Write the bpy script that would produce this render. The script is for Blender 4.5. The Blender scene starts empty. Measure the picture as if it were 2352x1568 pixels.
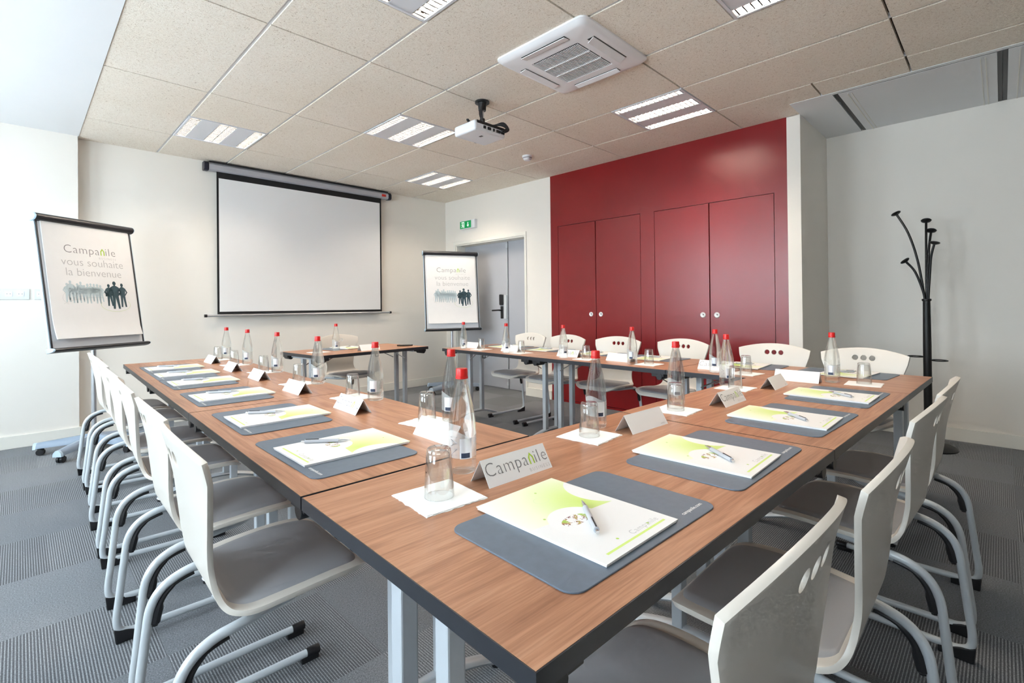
import bpy, bmesh, math, random
from mathutils import Vector, Matrix, Euler
random.seed(7)
S = bpy.context.scene
COL = S.collection
PI = math.pi
R = math.radians

# ------------------------------------------------------------------ camera
CAM = Vector((-0.3714, -5.9173, 1.142))
YAW, PITCH, ROLL = 0.7839, 0.0051, -0.0102
FPX, CY = 1129.0753, 695.08
fw = Vector((math.cos(YAW)*math.cos(PITCH), math.sin(YAW)*math.cos(PITCH), math.sin(PITCH)))
rt = Vector((math.sin(YAW), -math.cos(YAW), 0))
up = rt.cross(fw)
rt, up = rt*math.cos(ROLL)+up*math.sin(ROLL), up*math.cos(ROLL)-rt*math.sin(ROLL)
cd = bpy.data.cameras.new('camera')
cam = bpy.data.objects.new('camera', cd)
COL.objects.link(cam)
cd.sensor_fit = 'HORIZONTAL'
cd.sensor_width = 36
cd.lens = FPX/2352*36
cd.shift_y = -(784-CY)/2352
cd.clip_start = 0.02
mw = Matrix.Identity(4)
for i in range(3):
    mw[i][0], mw[i][1], mw[i][2], mw[i][3] = rt[i], up[i], -fw[i], CAM[i]
cam.matrix_world = mw
S.camera = cam

# ------------------------------------------------------------------ light and exposure
EXPOSURE = 0.74
WIN_POWER = 80.0       # each of the three windows
TUBE = 155.0            # fluorescent tubes
S.view_settings.view_transform = 'Standard'
S.view_settings.look = 'None'
S.view_settings.gamma = 1.0
S.view_settings.use_curve_mapping = False
S.view_settings.exposure = EXPOSURE
w = bpy.data.worlds.new('world'); S.world = w
w.use_nodes = True
w.node_tree.nodes['Background'].inputs[0].default_value = (0.75, 0.87, 1, 1)
w.node_tree.nodes['Background'].inputs[1].default_value = 1.2
try:
    S.cycles.use_denoising = True
    S.cycles.max_bounces = 9
    S.cycles.use_adaptive_sampling = True
    S.cycles.adaptive_threshold = 0.10
    S.cycles.adaptive_min_samples = 16
    S.cycles.diffuse_bounces = 4
    S.cycles.glossy_bounces = 4
    S.cycles.transmission_bounces = 7
    S.cycles.transparent_max_bounces = 16
    S.cycles.sample_clamp_indirect = 6
    S.cycles.blur_glossy = 0.5
except Exception:
    pass
WIN_X, WIN_Z0, WIN_Z1 = -2.3, 0.85, 2.38
WINDOWS = [(-2.0, -0.8), (-3.75, -2.55), (-5.9, -4.7)]
for (ya, yb) in WINDOWS:
    ld = bpy.data.lights.new('window_daylight', 'AREA')
    ld.shape = 'RECTANGLE'
    ld.size = WIN_Z1-WIN_Z0; ld.size_y = yb-ya
    ld.energy = WIN_POWER*(yb-ya)/1.6
    ld.color = (0.79, 0.90, 1.0)
    lo = bpy.data.objects.new('window_daylight', ld); COL.objects.link(lo)
    lo.location = (WIN_X-0.22, (ya+yb)/2, (WIN_Z0+WIN_Z1)/2)
    lo.rotation_euler = (0, -PI/2+R(2), 0)

# ------------------------------------------------------------------ materials
def srgb(r, g, b):
    f = lambda c: (c/255/12.92) if c/255 <= 0.04045 else ((c/255+0.055)/1.055)**2.4
    return (f(r), f(g), f(b), 1)

class NT:
    def __init__(s, name):
        s.m = bpy.data.materials.new(name); s.m.use_nodes = True
        s.t = s.m.node_tree; s.n = s.t.nodes; s.b = s.n['Principled BSDF']
    def node(s, typ, **kw):
        n = s.n.new(typ)
        for k, v in kw.items():
            setattr(n, k, v)
        return n
    def link(s, a, b): s.t.links.new(a, b)
    def set(s, sock, v):
        if isinstance(v, bpy.types.NodeSocket): s.link(v, sock)
        else: sock.default_value = v
    def math(s, op, a, b=0.0, c=0.0):
        n = s.node('ShaderNodeMath', operation=op)
        s.set(n.inputs[0], a); s.set(n.inputs[1], b); s.set(n.inputs[2], c)
        return n.outputs[0]
    def mix(s, f, a, b):
        n = s.node('ShaderNodeMix', data_type='RGBA')
        s.set(n.inputs[0], f); s.set(n.inputs[6], a); s.set(n.inputs[7], b)
        return n.outputs[2]
    def coords(s, scale=(1, 1, 1), loc=(0, 0, 0), rot=(0, 0, 0), kind='Object'):
        tc = s.node('ShaderNodeTexCoord'); mp = s.node('ShaderNodeMapping')
        mp.inputs['Scale'].default_value = scale
        mp.inputs['Location'].default_value = loc
        mp.inputs['Rotation'].default_value = rot
        s.link(tc.outputs[kind], mp.inputs[0]); return mp.outputs[0]
    def noise(s, vec, scale, detail=2.0, rough=0.5, dist=0.0):
        n = s.node('ShaderNodeTexNoise')
        s.link(vec, n.inputs['Vector'])
        n.inputs['Scale'].default_value = scale; n.inputs['Detail'].default_value = detail
        n.inputs['Roughness'].default_value = rough; n.inputs['Distortion'].default_value = dist
        return n.outputs[0]
    def ramp(s, f, stops):
        n = s.node('ShaderNodeValToRGB')
        s.set(n.inputs[0], f)
        e = n.color_ramp.elements
        while len(e) < len(stops): e.new(0.5)
        for i, (p, c) in enumerate(stops):
            e[i].position = p; e[i].color = c
        return n.outputs[0]
    def bump(s, h, strength, dist=0.002):
        n = s.node('ShaderNodeBump')
        n.inputs['Strength'].default_value = strength; n.inputs['Distance'].default_value = dist
        s.link(h, n.inputs['Height']); s.link(n.outputs[0], s.b.inputs['Normal'])

def plain(name, col, rough=0.5, metal=0.0, spec=0.5, coat=0.0, var=0.0, vscale=8.0, bump=0.0, bscale=400.0, emit=None):
    t = NT(name); b = t.b
    b.inputs['Roughness'].default_value = rough
    b.inputs['Metallic'].default_value = metal
    b.inputs['Specular IOR Level'].default_value = spec
    b.inputs['Coat Weight'].default_value = coat
    if var > 0:
        v = t.coords()
        n = t.noise(v, vscale, 3.0)
        d = tuple(max(0, c*(1-var)) for c in col[:3])+(1,)
        l = tuple(min(1, c*(1+var)) for c in col[:3])+(1,)
        t.link(t.ramp(n, [(0.3, d), (0.7, l)]), b.inputs['Base Color'])
    else:
        b.inputs['Base Color'].default_value = col
    if bump > 0:
        t.bump(t.noise(t.coords(), bscale, 2.0), bump, 0.001)
    if emit:
        b.inputs['Emission Color'].default_value = emit[0]
        b.inputs['Emission Strength'].default_value = emit[1]
    return t.m

M = {}
M['wall'] = plain('wall_paint', (0.86, 0.815, 0.745, 1), 0.75, var=0.012, vscale=1.5, bump=0.12, bscale=220)
M['wall_dark'] = plain('taupe_wall_paint', (0.56, 0.50, 0.44, 1), 0.7, var=0.02)
M['wall_white'] = plain('ceiling_plaster', (0.83, 0.84, 0.85, 1), 0.8, var=0.01, vscale=2)
M['trim'] = plain('trim_paint', (0.82, 0.80, 0.73, 1), 0.5, var=0.01)
M['red'] = plain('red_lacquer_panel', (0.215, 0.0022, 0.004, 1), 0.31, spec=0.62, var=0.05, vscale=3, bump=0.05, bscale=90)
M['gap'] = plain('dark_gap', (0.02, 0.005, 0.005, 1), 0.8)
M['door'] = plain('grey_door_paint', srgb(176, 178, 184), 0.45, var=0.02, vscale=2)
M['black'] = plain('black_plastic', (0.012, 0.012, 0.014, 1), 0.42, var=0.1)
M['blackmetal'] = plain('black_powder_coat', (0.003, 0.003, 0.0035, 1), 0.45, var=0.1)
M['chrome'] = plain('chrome', (0.75, 0.76, 0.78, 1), 0.16, metal=1.0)
M['alu'] = plain('aluminium', (0.62, 0.64, 0.67, 1), 0.35, metal=0.85, var=0.03)
M['white'] = plain('white_plastic', (0.80, 0.81, 0.84, 1), 0.4, var=0.01)
M['paper'] = plain('white_paper', (0.87, 0.87, 0.87, 1), 0.7, var=0.008, vscale=20)
M['napkin'] = plain('paper_napkin', (0.90, 0.90, 0.89, 1), 0.9, bump=0.3, bscale=120)
M['shell'] = plain('beige_laminate', (0.68, 0.635, 0.57, 1), 0.38, var=0.02, vscale=3, coat=0.1)
M['pad'] = plain('grey_upholstery', (0.30, 0.30, 0.312, 1), 0.5, var=0.04, vscale=4, bump=0.08, bscale=500)
M['leg'] = plain('light_grey_powder_coat', (0.56, 0.60, 0.63, 1), 0.28, spec=0.5, var=0.02, coat=0.25)
M['tableleg'] = plain('grey_blue_leg_paint', (0.50, 0.535, 0.57, 1), 0.35, metal=0.15, var=0.02)
M['edge'] = plain('anthracite_edging', (0.020, 0.022, 0.028, 1), 0.36, var=0.08, vscale=30)
M['mat'] = plain('grey_leatherette', (0.108, 0.142, 0.188, 1), 0.45, var=0.05, vscale=60, bump=0.15, bscale=700)
M['silver'] = plain('silver_plastic', (0.47, 0.49, 0.53, 1), 0.35, metal=0.15)
M['redcap'] = plain('red_cap_plastic', (0.62, 0.012, 0.01, 1), 0.35, var=0.04)
M['navy'] = plain('navy_label', (0.02, 0.035, 0.075, 1), 0.5)
M['label'] = plain('silver_label', (0.72, 0.74, 0.78, 1), 0.28, metal=0.55)
M['ink'] = plain('grey_ink', (0.21, 0.21, 0.22, 1), 0.6)
M['inkmid'] = plain('mid_grey_ink', (0.30, 0.31, 0.33, 1), 0.6)
M['inklight'] = plain('pale_grey_ink', (0.50, 0.50, 0.51, 1), 0.6)
M['green'] = plain('lime_ink', (0.42, 0.62, 0.04, 1), 0.6)
M['teal'] = plain('dark_teal_ink', (0.035, 0.075, 0.095, 1), 0.6)
M['tealpale'] = plain('pale_teal_ink', (0.56, 0.67, 0.71, 1), 0.6)
M['flipgrey'] = plain('blue_grey_plastic', (0.23, 0.29, 0.37, 1), 0.4, var=0.03)
M['flipcap'] = plain('pale_blue_plastic', (0.48, 0.60, 0.70, 1), 0.4)
M['flipbar'] = plain('charcoal_bar', (0.022, 0.023, 0.028, 1), 0.4, var=0.05)
M['board'] = plain('whiteboard', (0.78, 0.80, 0.83, 1), 0.25)
M['screen'] = plain('projection_fabric', (0.84, 0.84, 0.84, 1), 0.9)
M['screenblack'] = plain('black_screen_border', (0.004, 0.004, 0.005, 1), 0.7)
M['case'] = plain('grey_screen_case', (0.46, 0.47, 0.51, 1), 0.4, metal=0.3)
M['endcap'] = plain('dark_blue_end_cap', (0.008, 0.009, 0.022, 1), 0.4)
M['redbadge'] = plain('red_badge', (0.6, 0.02, 0.01, 1), 0.4)
M['exitgreen'] = plain('exit_sign_green', (0.0, 0.17, 0.05, 1), 0.4, emit=((0.0, 0.30, 0.07, 1), 0.35))
M['exitwhite'] = plain('exit_sign_white', (0.85, 0.9, 0.85, 1), 0.4, emit=((0.8, 1, 0.85, 1), 0.35))
M['tube'] = plain('fluorescent_tube', (0.9, 0.9, 0.9, 1), 0.3, emit=((1.0, 0.86, 0.70, 1), TUBE))
M['louver'] = plain('bright_louver_aluminium', (0.86, 0.86, 0.86, 1), 0.22, metal=0.9)
M['acwhite'] = plain('air_conditioner_white', (0.90, 0.90, 0.92, 1), 0.45)
M['lockmetal'] = plain('satin_lock_metal', (0.80, 0.80, 0.79, 1), 0.4, metal=0.35)
M['gap_shade'] = plain('ceiling_gap_shade', (0.05, 0.035, 0.022, 1), 0.9)
M['blade'] = plain('louver_blade_grey', (0.035, 0.036, 0.038, 1), 0.6, spec=0.1)
M['lightpanel'] = plain('fixture_white_panel', (0.74, 0.75, 0.78, 1), 0.4)
M['slot'] = plain('air_slot_dark', (0.10, 0.10, 0.095, 1), 0.7)
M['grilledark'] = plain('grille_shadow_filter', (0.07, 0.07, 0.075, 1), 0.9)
M['bar'] = plain('ceiling_grid_bar', (0.76, 0.77, 0.80, 1), 0.5)
M['winframe'] = plain('window_frame_white', (0.8, 0.8, 0.8, 1), 0.4)
M['socket'] = plain('socket_white', (0.72, 0.76, 0.79, 1), 0.35)
M['sockethole'] = plain('socket_hole', (0.10, 0.11, 0.12, 1), 0.5)
M['markerbody'] = plain('black_marker', (0.01, 0.01, 0.012, 1), 0.35)

def glass(name, ior, tint, mixt, rough=0.0):
    t = NT(name)
    b = t.b
    b.inputs['Base Color'].default_value = tint
    b.inputs['Transmission Weight'].default_value = 1.0
    b.inputs['Roughness'].default_value = rough
    b.inputs['IOR'].default_value = ior
    tr = t.node('ShaderNodeBsdfTransparent'); tr.inputs[0].default_value = (0.97, 0.985, 0.98, 1)
    mx = t.node('ShaderNodeMixShader'); mx.inputs[0].default_value = mixt
    out = t.n['Material Output']
    t.link(b.outputs[0], mx.inputs[1]); t.link(tr.outputs[0], mx.inputs[2]); t.link(mx.outputs[0], out.inputs[0])
    return t.m
M['bottle'] = glass('bottle_glass_with_water', 1.34, (0.98, 1, 0.99, 1), 0.55)
t = NT('drinking_glass')
gl_ = t.node('ShaderNodeBsdfGlossy'); gl_.inputs['Roughness'].default_value = 0.02
tr_ = t.node('ShaderNodeBsdfTransparent'); tr_.inputs[0].default_value = (0.975, 0.985, 0.982, 1)
lw_ = t.node('ShaderNodeLayerWeight'); lw_.inputs['Blend'].default_value = 0.5
fc_ = t.math('MULTIPLY_ADD', t.math('POWER', lw_.outputs['Facing'], 2.0), 0.85, 0.09)
mx_ = t.node('ShaderNodeMixShader'); t.link(fc_, mx_.inputs[0]); t.link(tr_.outputs[0], mx_.inputs[1]); t.link(gl_.outputs[0], mx_.inputs[2])
t.link(mx_.outputs[0], t.n['Material Output'].inputs[0])
M['glass'] = t.m
M['pane'] = glass('window_pane', 1.0, (1, 1, 1, 1), 0.8)
t = NT('clear_printed_sleeve')   # clear film with a white print haze
t.b.inputs['Base Color'].default_value = (0.85, 0.9, 0.9, 1); t.b.inputs['Roughness'].default_value = 0.4
tr = t.node('ShaderNodeBsdfTransparent'); mx = t.node('ShaderNodeMixShader'); mx.inputs[0].default_value = 0.72
t.link(t.b.outputs[0], mx.inputs[1]); t.link(tr.outputs[0], mx.inputs[2]); t.link(mx.outputs[0], t.n['Material Output'].inputs[0])
M['sleeve'] = t.m

# wood laminate: grain along local X
t = NT('walnut_laminate')
v = t.coords((1.3, 16, 16)); n1 = t.noise(v, 2.2, 5.0, 0.62, 0.9)
v2 = t.coords((2.5, 90, 90)); n2 = t.noise(v2, 3.0, 3.0, 0.6, 0.2)
v3 = t.coords((0.6, 4.0, 4)); n3 = t.noise(v3, 1.6, 2.0, 0.5, 0.4)
c1 = t.ramp(n1, [(0.28, (0.31, 0.140, 0.076, 1)), (0.5, (0.455, 0.228, 0.130, 1)), (0.72, (0.56, 0.315, 0.195, 1))])
c2 = t.ramp(n2, [(0.35, (0.76, 0.70, 0.66, 1)), (0.6, (1, 1, 1, 1))])
c3 = t.ramp(n3, [(0.3, (0.84, 0.80, 0.78, 1)), (0.7, (1.0, 1.0, 1.0, 1))])
mm = t.node('ShaderNodeMix', data_type='RGBA', blend_type='MULTIPLY'); mm.inputs[0].default_value = 0.75
t.link(c1, mm.inputs[6]); t.link(c2, mm.inputs[7])
m2 = t.node('ShaderNodeMix', data_type='RGBA', blend_type='MULTIPLY'); m2.inputs[0].default_value = 0.9
t.link(mm.outputs[2], m2.inputs[6]); t.link(c3, m2.inputs[7])
t.link(m2.outputs[2], t.b.inputs['Base Color'])
t.b.inputs['Roughness'].default_value = 0.36
t.b.inputs['Specular IOR Level'].default_value = 0.4
t.bump(n2, 0.05, 0.0005)
M['wood'] = t.m

# wood-wool ceiling tile
t = NT('wood_wool_tile')
v = t.coords(); dist = t.node('ShaderNodeTexNoise'); dist.inputs['Scale'].default_value = 28; t.link(v, dist.inputs['Vector'])
vm = t.node('ShaderNodeVectorMath', operation='MULTIPLY_ADD')
t.link(dist.outputs[1], vm.inputs[0]); vm.inputs[1].default_value = (0.05, 0.05, 0.05); t.link(v, vm.inputs[2])
def fib(sc, rotz):
    mp = t.node('ShaderNodeMapping'); mp.inputs['Scale'].default_value = sc; mp.inputs['Rotation'].default_value = (0, 0, rotz)
    t.link(vm.outputs[0], mp.inputs[0]); return t.noise(mp.outputs[0], 1.0, 4.0, 0.6)
fa, fb = fib((330, 70, 60), 0.6), fib((70, 330, 60), -0.3)
f = t.math('MULTIPLY', fa, fb)
cc = t.ramp(f, [(0.10, (0.26, 0.20, 0.15, 1)), (0.150, (0.62, 0.52, 0.42, 1)), (0.21, (0.91, 0.835, 0.73, 1)), (0.42, (0.96, 0.91, 0.83, 1))])
big = t.noise(v, 1.3, 2.0)
cb = t.ramp(big, [(0.3, (0.95, 0.93, 0.90, 1)), (0.7, (1, 1, 1, 1))])
mm = t.node('ShaderNodeMix', data_type='RGBA', blend_type='MULTIPLY'); mm.inputs[0].default_value = 1.0
t.link(cc, mm.inputs[6]); t.link(cb, mm.inputs[7]); t.link(mm.outputs[2], t.b.inputs['Base Color'])
t.b.inputs['Roughness'].default_value = 0.95; t.b.inputs['Specular IOR Level'].default_value = 0.1
t.bump(f, 0.5, 0.004)
M['tile'] = t.m

# carpet tiles, 50 cm, plain and ribbed in checkerboard
t = NT('carpet_tiles')
v = t.coords(); sp = t.node('ShaderNodeSeparateXYZ'); t.link(v, sp.inputs[0])
px = t.math('MULTIPLY_ADD', sp.outputs[0], 2.0, 20.06); py = t.math('MULTIPLY_ADD', sp.outputs[1], 2.0, 39.92)
ix, iy = t.math('FLOOR', px), t.math('FLOOR', py)
fx, fy = t.math('FRACT', px), t.math('FRACT', py)
par = t.math('MODULO', t.math('ADD', ix, iy), 2.0)
cv = t.node('ShaderNodeCombineXYZ'); t.link(ix, cv.inputs[0]); t.link(iy, cv.inputs[1])
wn = t.node('ShaderNodeTexWhiteNoise'); wn.noise_dimensions = '2D'; t.link(cv.outputs[0], wn.inputs['Vector'])
rnd = wn.outputs['Value']
dirx = t.math('GREATER_THAN', t.math('SUBTRACT', sp.outputs[0], t.math('MULTIPLY', rnd, 1.6)), 1.1)   # rib direction
along = t.mix(dirx, px, py)                               # coordinate across the ribs
ac = t.node('ShaderNodeSeparateColor'); t.link(along, ac.inputs[0]); along = ac.outputs[0]
half = t.math('FLOOR', t.math('MULTIPLY', along, 2.0))
wn2 = t.node('ShaderNodeTexWhiteNoise'); wn2.noise_dimensions = '3D'
cv2 = t.node('ShaderNodeCombineXYZ'); t.link(ix, cv2.inputs[0]); t.link(iy, cv2.inputs[1]); t.link(half, cv2.inputs[2]); t.link(cv2.outputs[0], wn2.inputs['Vector'])
rib = t.math('FRACT', t.math('MULTIPLY', along, 60.0))
ribw = t.math('MULTIPLY_ADD', wn2.outputs['Value'], 0.26, 0.24)
rib = t.math('LESS_THAN', t.math('ABSOLUTE', t.math('SUBTRACT', rib, 0.5)), t.math('MULTIPLY', ribw, 0.5))
fz = t.noise(v, 210, 4.0, 0.8); fz2 = t.noise(v, 7, 2.0)
plainc = t.mix(rnd, (0.130, 0.140, 0.155, 1), (0.20, 0.212, 0.23, 1))
rbase = t.mix(rnd, (0.075, 0.080, 0.090, 1), (0.12, 0.127, 0.138, 1))
ribc = t.mix(rib, rbase, (0.27, 0.283, 0.30, 1))
col = t.mix(par, plainc, ribc)
fr = t.ramp(fz, [(0.34, (0.30, 0.30, 0.30, 1)), (0.5, (0.92, 0.92, 0.92, 1)), (0.66, (1.7, 1.68, 1.64, 1))])
mm = t.node('ShaderNodeMix', data_type='RGBA', blend_type='MULTIPLY'); mm.inputs[0].default_value = 0.85
t.link(col, mm.inputs[6]); t.link(fr, mm.inputs[7]); t.link(mm.outputs[2], t.b.inputs['Base Color'])
t.b.inputs['Roughness'].default_value = 0.95; t.b.inputs['Specular IOR Level'].default_value = 0.15
t.b.inputs['Sheen Weight'].default_value = 0.15
t.bump(t.math('ADD', fz, t.math('MULTIPLY', rib, 0.5)), 0.5, 0.004)
M['carpet'] = t.m

# printed notepad cover: local X across, Y up the page
t = NT('printed_cover')
v = t.coords(); sp = t.node('ShaderNodeSeparateXYZ'); t.link(v, sp.inputs[0]); X, Y = sp.outputs[0], sp.outputs[1]
def dist_to(cx, cy, sx=1.0, sy=1.0):
    a = t.math('MULTIPLY', t.math('SUBTRACT', X, cx), sx); b = t.math('MULTIPLY', t.math('SUBTRACT', Y, cy), sy)
    return t.math('SQRT', t.math('ADD', t.math('MULTIPLY', a, a), t.math('MULTIPLY', b, b)))
d0 = dist_to(0.055, 0.02, 1.0, 0.8)
gw = t.ramp(d0, [(0.0, (0.56, 0.72, 0.17, 1)), (0.05, (0.66, 0.79, 0.32, 1)), (0.115, (0.82, 0.875, 0.63, 1)), (0.18, (0.88, 0.895, 0.82, 1))])
white = (0.83, 0.83, 0.825, 1)
c = gw
# lower page is white, with two big soft discs cutting into the green
c = t.mix(t.math('LESS_THAN', t.math('ADD', Y, t.math('MULTIPLY', X, 0.12)), -0.008), c, white)
c = t.mix(t.math('LESS_THAN', dist_to(-0.018, -0.028), 0.060), c, (0.84, 0.84, 0.84, 1))
c = t.mix(t.math('LESS_THAN', dist_to(0.150, 0.045), 0.082), c, (0.83, 0.83, 0.83, 1))
nz = t.noise(v, 95, 3.0, 0.7); dfl = dist_to(-0.022, -0.022, 1.0, 1.9)
fl = t.math('MULTIPLY', t.math('LESS_THAN', dfl, 0.034), t.math('GREATER_THAN', nz, 0.50))
flc = t.ramp(t.noise(v, 50, 2.0), [(0.40, (0.18, 0.05, 0.07, 1)), (0.5, (0.42, 0.24, 0.10, 1)), (0.62, (0.35, 0.55, 0.08, 1))])
c = t.mix(fl, c, flc)
ring = t.math('LESS_THAN', t.math('ABSOLUTE', t.math('SUBTRACT', dist_to(0.0, 0.085, 1, 1.3), 0.018)), 0.0006)
c = t.mix(ring, c, (0.66, 0.76, 0.45, 1))
for (a_, b_) in ((-0.062, 0.02), (0.06, -0.125), (-0.03, -0.12), (0.02, 0.12)):
    c = t.mix(t.math('LESS_THAN', dist_to(a_, b_), 0.0028), c, (0.42, 0.62, 0.10, 1))
bar = t.math('MULTIPLY', t.math('LESS_THAN', t.math('ABSOLUTE', t.math('SUBTRACT', Y, -0.139)), 0.0026), t.math('LESS_THAN', t.math('ABSOLUTE', t.math('SUBTRACT', X, 0.004)), 0.092))
c = t.mix(bar, c, (0.60, 0.76, 0.20, 1))
t.link(c, t.b.inputs['Base Color']); t.b.inputs['Roughness'].default_value = 0.42
M['cover'] = t.m

# ------------------------------------------------------------------ mesh helpers
class MB:
    def __init__(s): s.v = []; s.f = []; s.m = []
    def add(s, verts, faces, mi=0, mat=None):
        o = len(s.v)
        s.v += [tuple(mat @ Vector(p)) if mat else tuple(p) for p in verts]
        for f in faces: s.f.append([i+o for i in f]); s.m.append(mi)
        return s
    def box(s, c, d, rot=None, mi=0):
        x, y, z = d[0]/2, d[1]/2, d[2]/2
        vs = [Vector((a*x, b*y, e*z)) for a in (-1, 1) for b in (-1, 1) for e in (-1, 1)]
        if rot:
            e = Euler(rot).to_matrix(); vs = [e @ p for p in vs]
        vs = [p+Vector(c) for p in vs]
        return s.add(vs, [(0, 1, 3, 2), (4, 6, 7, 5), (0, 4, 5, 1), (2, 3, 7, 6), (0, 2, 6, 4), (1, 5, 7, 3)], mi)
    def bb(s, x0, x1, y0, y1, z0, z1, mi=0):
        return s.box(((x0+x1)/2, (y0+y1)/2, (z0+z1)/2), (abs(x1-x0), abs(y1-y0), abs(z1-z0)), None, mi)
    def tube(s, path, r, seg=10, mi=0, sx=1.0, caps=True):
        P = [Vector(p) for p in path]; n = len(P)
        rs = r if isinstance(r, (list, tuple)) else [r]*n
        T = []
        for i in range(n):
            a = P[max(i-1, 0)]; b = P[min(i+1, n-1)]; T.append((b-a).normalized())
        ref = Vector((0, 0, 1)) if abs(T[0].z) < 0.9 else Vector((0, 1, 0))
        u = T[0].cross(ref).normalized()
        verts = []
        for i in range(n):
            u = (u - T[i]*u.dot(T[i])).normalized(); w_ = T[i].cross(u)
            for k in range(seg):
                a = 2*PI*k/seg
                verts.append(P[i]+u*(math.cos(a)*rs[i]*sx)+w_*(math.sin(a)*rs[i]))
        faces = []
        for i in range(n-1):
            for k in range(seg):
                k2 = (k+1) % seg
                faces.append((i*seg+k, i*seg+k2, (i+1)*seg+k2, (i+1)*seg+k))
        if caps:
            faces.append(tuple(range(seg))[::-1]); faces.append(tuple((n-1)*seg+k for k in range(seg)))
        return s.add(verts, faces, mi)
    def cyl(s, a, b, r, seg=16, mi=0, r2=None):
        return s.tube([a, b], [r, r if r2 is None else r2], seg, mi)
    def lathe(s, prof, seg=24, c=(0, 0, 0), mi=0, close=False):
        verts = []; faces = []; n = len(prof)
        for (r, z) in prof:
            for k in range(seg):
                a = 2*PI*k/seg; verts.append((c[0]+r*math.cos(a), c[1]+r*math.sin(a), c[2]+z))
        m = n if close else n-1
        for i in range(m):
            j = (i+1) % n
            for k in range(seg):
                k2 = (k+1) % seg
                faces.append((i*seg+k, i*seg+k2, j*seg+k2, j*seg+k))
        if not close:
            faces.append(tuple(range(seg))[::-1]); faces.append(tuple((n-1)*seg+k for k in range(seg)))
        return s.add(verts, faces, mi)
    def prism(s, pts, z0, z1, mi=0):     # polygon in XY extruded in z
        n = len(pts)
        vs = [(p[0], p[1], z0) for p in pts]+[(p[0], p[1], z1) for p in pts]
        fs = [tuple(range(n))[::-1], tuple(range(n, 2*n))]+[(i, (i+1) % n, n+(i+1) % n, n+i) for i in range(n)]
        return s.add(vs, fs, mi)
    def mesh(s, me, mat=None, mi=0):
        return s.add([v.co for v in me.vertices], [tuple(p.vertices) for p in me.polygons], mi, mat)
    def build(s, name, mats, parent=None, bevel=0.0, bseg=2, smooth=True, angle=38, weld=False):
        me = bpy.data.meshes.new(name)
        me.from_pydata([tuple(p) for p in s.v], [], s.f)
        for m_ in (mats if isinstance(mats, (list, tuple)) else [mats]): me.materials.append(M[m_] if isinstance(m_, str) else m_)
        me.polygons.foreach_set('material_index', s.m)
        bm = bmesh.new(); bm.from_mesh(me)
        if weld: bmesh.ops.remove_doubles(bm, verts=bm.verts, dist=1e-5)
        bmesh.ops.recalc_face_normals(bm, faces=bm.faces)
        if bevel > 0:
            es = [e for e in bm.edges if len(e.link_faces) == 2 and e.calc_face_angle(0) > R(25)]
            bmesh.ops.bevel(bm, geom=es, offset=bevel, segments=bseg, profile=0.5, affect='EDGES', clamp_overlap=True)
        ang_ = min(angle, 70.0/bseg*0.62) if bevel > 0 else angle
        for e in bm.edges:
            e.smooth = not (len(e.link_faces) == 2 and e.calc_face_angle(0) > R(ang_))
        for f in bm.faces: f.smooth = smooth
        bm.to_mesh(me); bm.free()
        o = bpy.data.objects.new(name, me); COL.objects.link(o)
        if parent: o.parent = parent
        return o

def tag(o, label, cat, group=None, kind=None):
    o['label'] = label; o['category'] = cat
    if group: o['group'] = group
    if kind: o['kind'] = kind
    return o
def thing(name, label, cat, loc=(0, 0, 0), rz=0.0, group=None):
    o = bpy.data.objects.new(name, None); COL.objects.link(o)
    o.location = loc; o.rotation_euler = (0, 0, rz); o.empty_display_size = 0.05
    return tag(o, label, cat, group)
def struct(o, label=None):
    o['kind'] = 'structure'
    if label: o['label'] = label
    return o
def copy_tree(o, parent=None):
    c = o.copy(); COL.objects.link(c)
    if parent: c.parent = parent
    for ch in list(o.children): copy_tree(ch, c)
    return c
PROTO = {}
def instance(key, maker, label, loc, rz, group=None):
    if key in PROTO:
        o = copy_tree(PROTO[key])
    else:
        o = PROTO[key] = maker()
    o.location = loc; o.rotation_euler = (0, 0, rz); o['label'] = label
    if group: o['group'] = group
    return o
def cr(pts, n):          # Catmull-Rom through tuples
    out = []; k = len(pts)
    for i in range(k-1):
        p = [pts[max(i-1, 0)], pts[i], pts[i+1], pts[min(i+2, k-1)]]
        for j in range(n):
            u = j/n
            out.append(tuple(0.5*((2*b)+(-a+c_)*u+(2*a-5*b+4*c_-d)*u*u+(-a+3*b-3*c_+d)*u**3) for a, b, c_, d in zip(*p)))
    out.append(tuple(pts[-1])); return out
def text_mesh(body, size, offset=0.0, spacing=1.0, align='LEFT'):
    cu = bpy.data.curves.new('lettering', 'FONT'); cu.body = body; cu.size = size
    cu.offset = offset; cu.space_character = spacing; cu.align_x = align; cu.resolution_u = 3
    o = bpy.data.objects.new('lettering', cu); COL.objects.link(o)
    dg = bpy.context.evaluated_depsgraph_get(); dg.update()
    me = bpy.data.meshes.new_from_object(o.evaluated_get(dg))
    bpy.data.objects.remove(o); bpy.data.curves.remove(cu)
    xs = [v.co.x for v in me.vertices] or [0]
    return me, min(xs), max(xs)
def bake(o):             # apply modifiers
    dg = bpy.context.evaluated_depsgraph_get(); dg.update()
    me = bpy.data.meshes.new_from_object(o.evaluated_get(dg))
    o.modifiers.clear(); o.data = me
    return o
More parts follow.
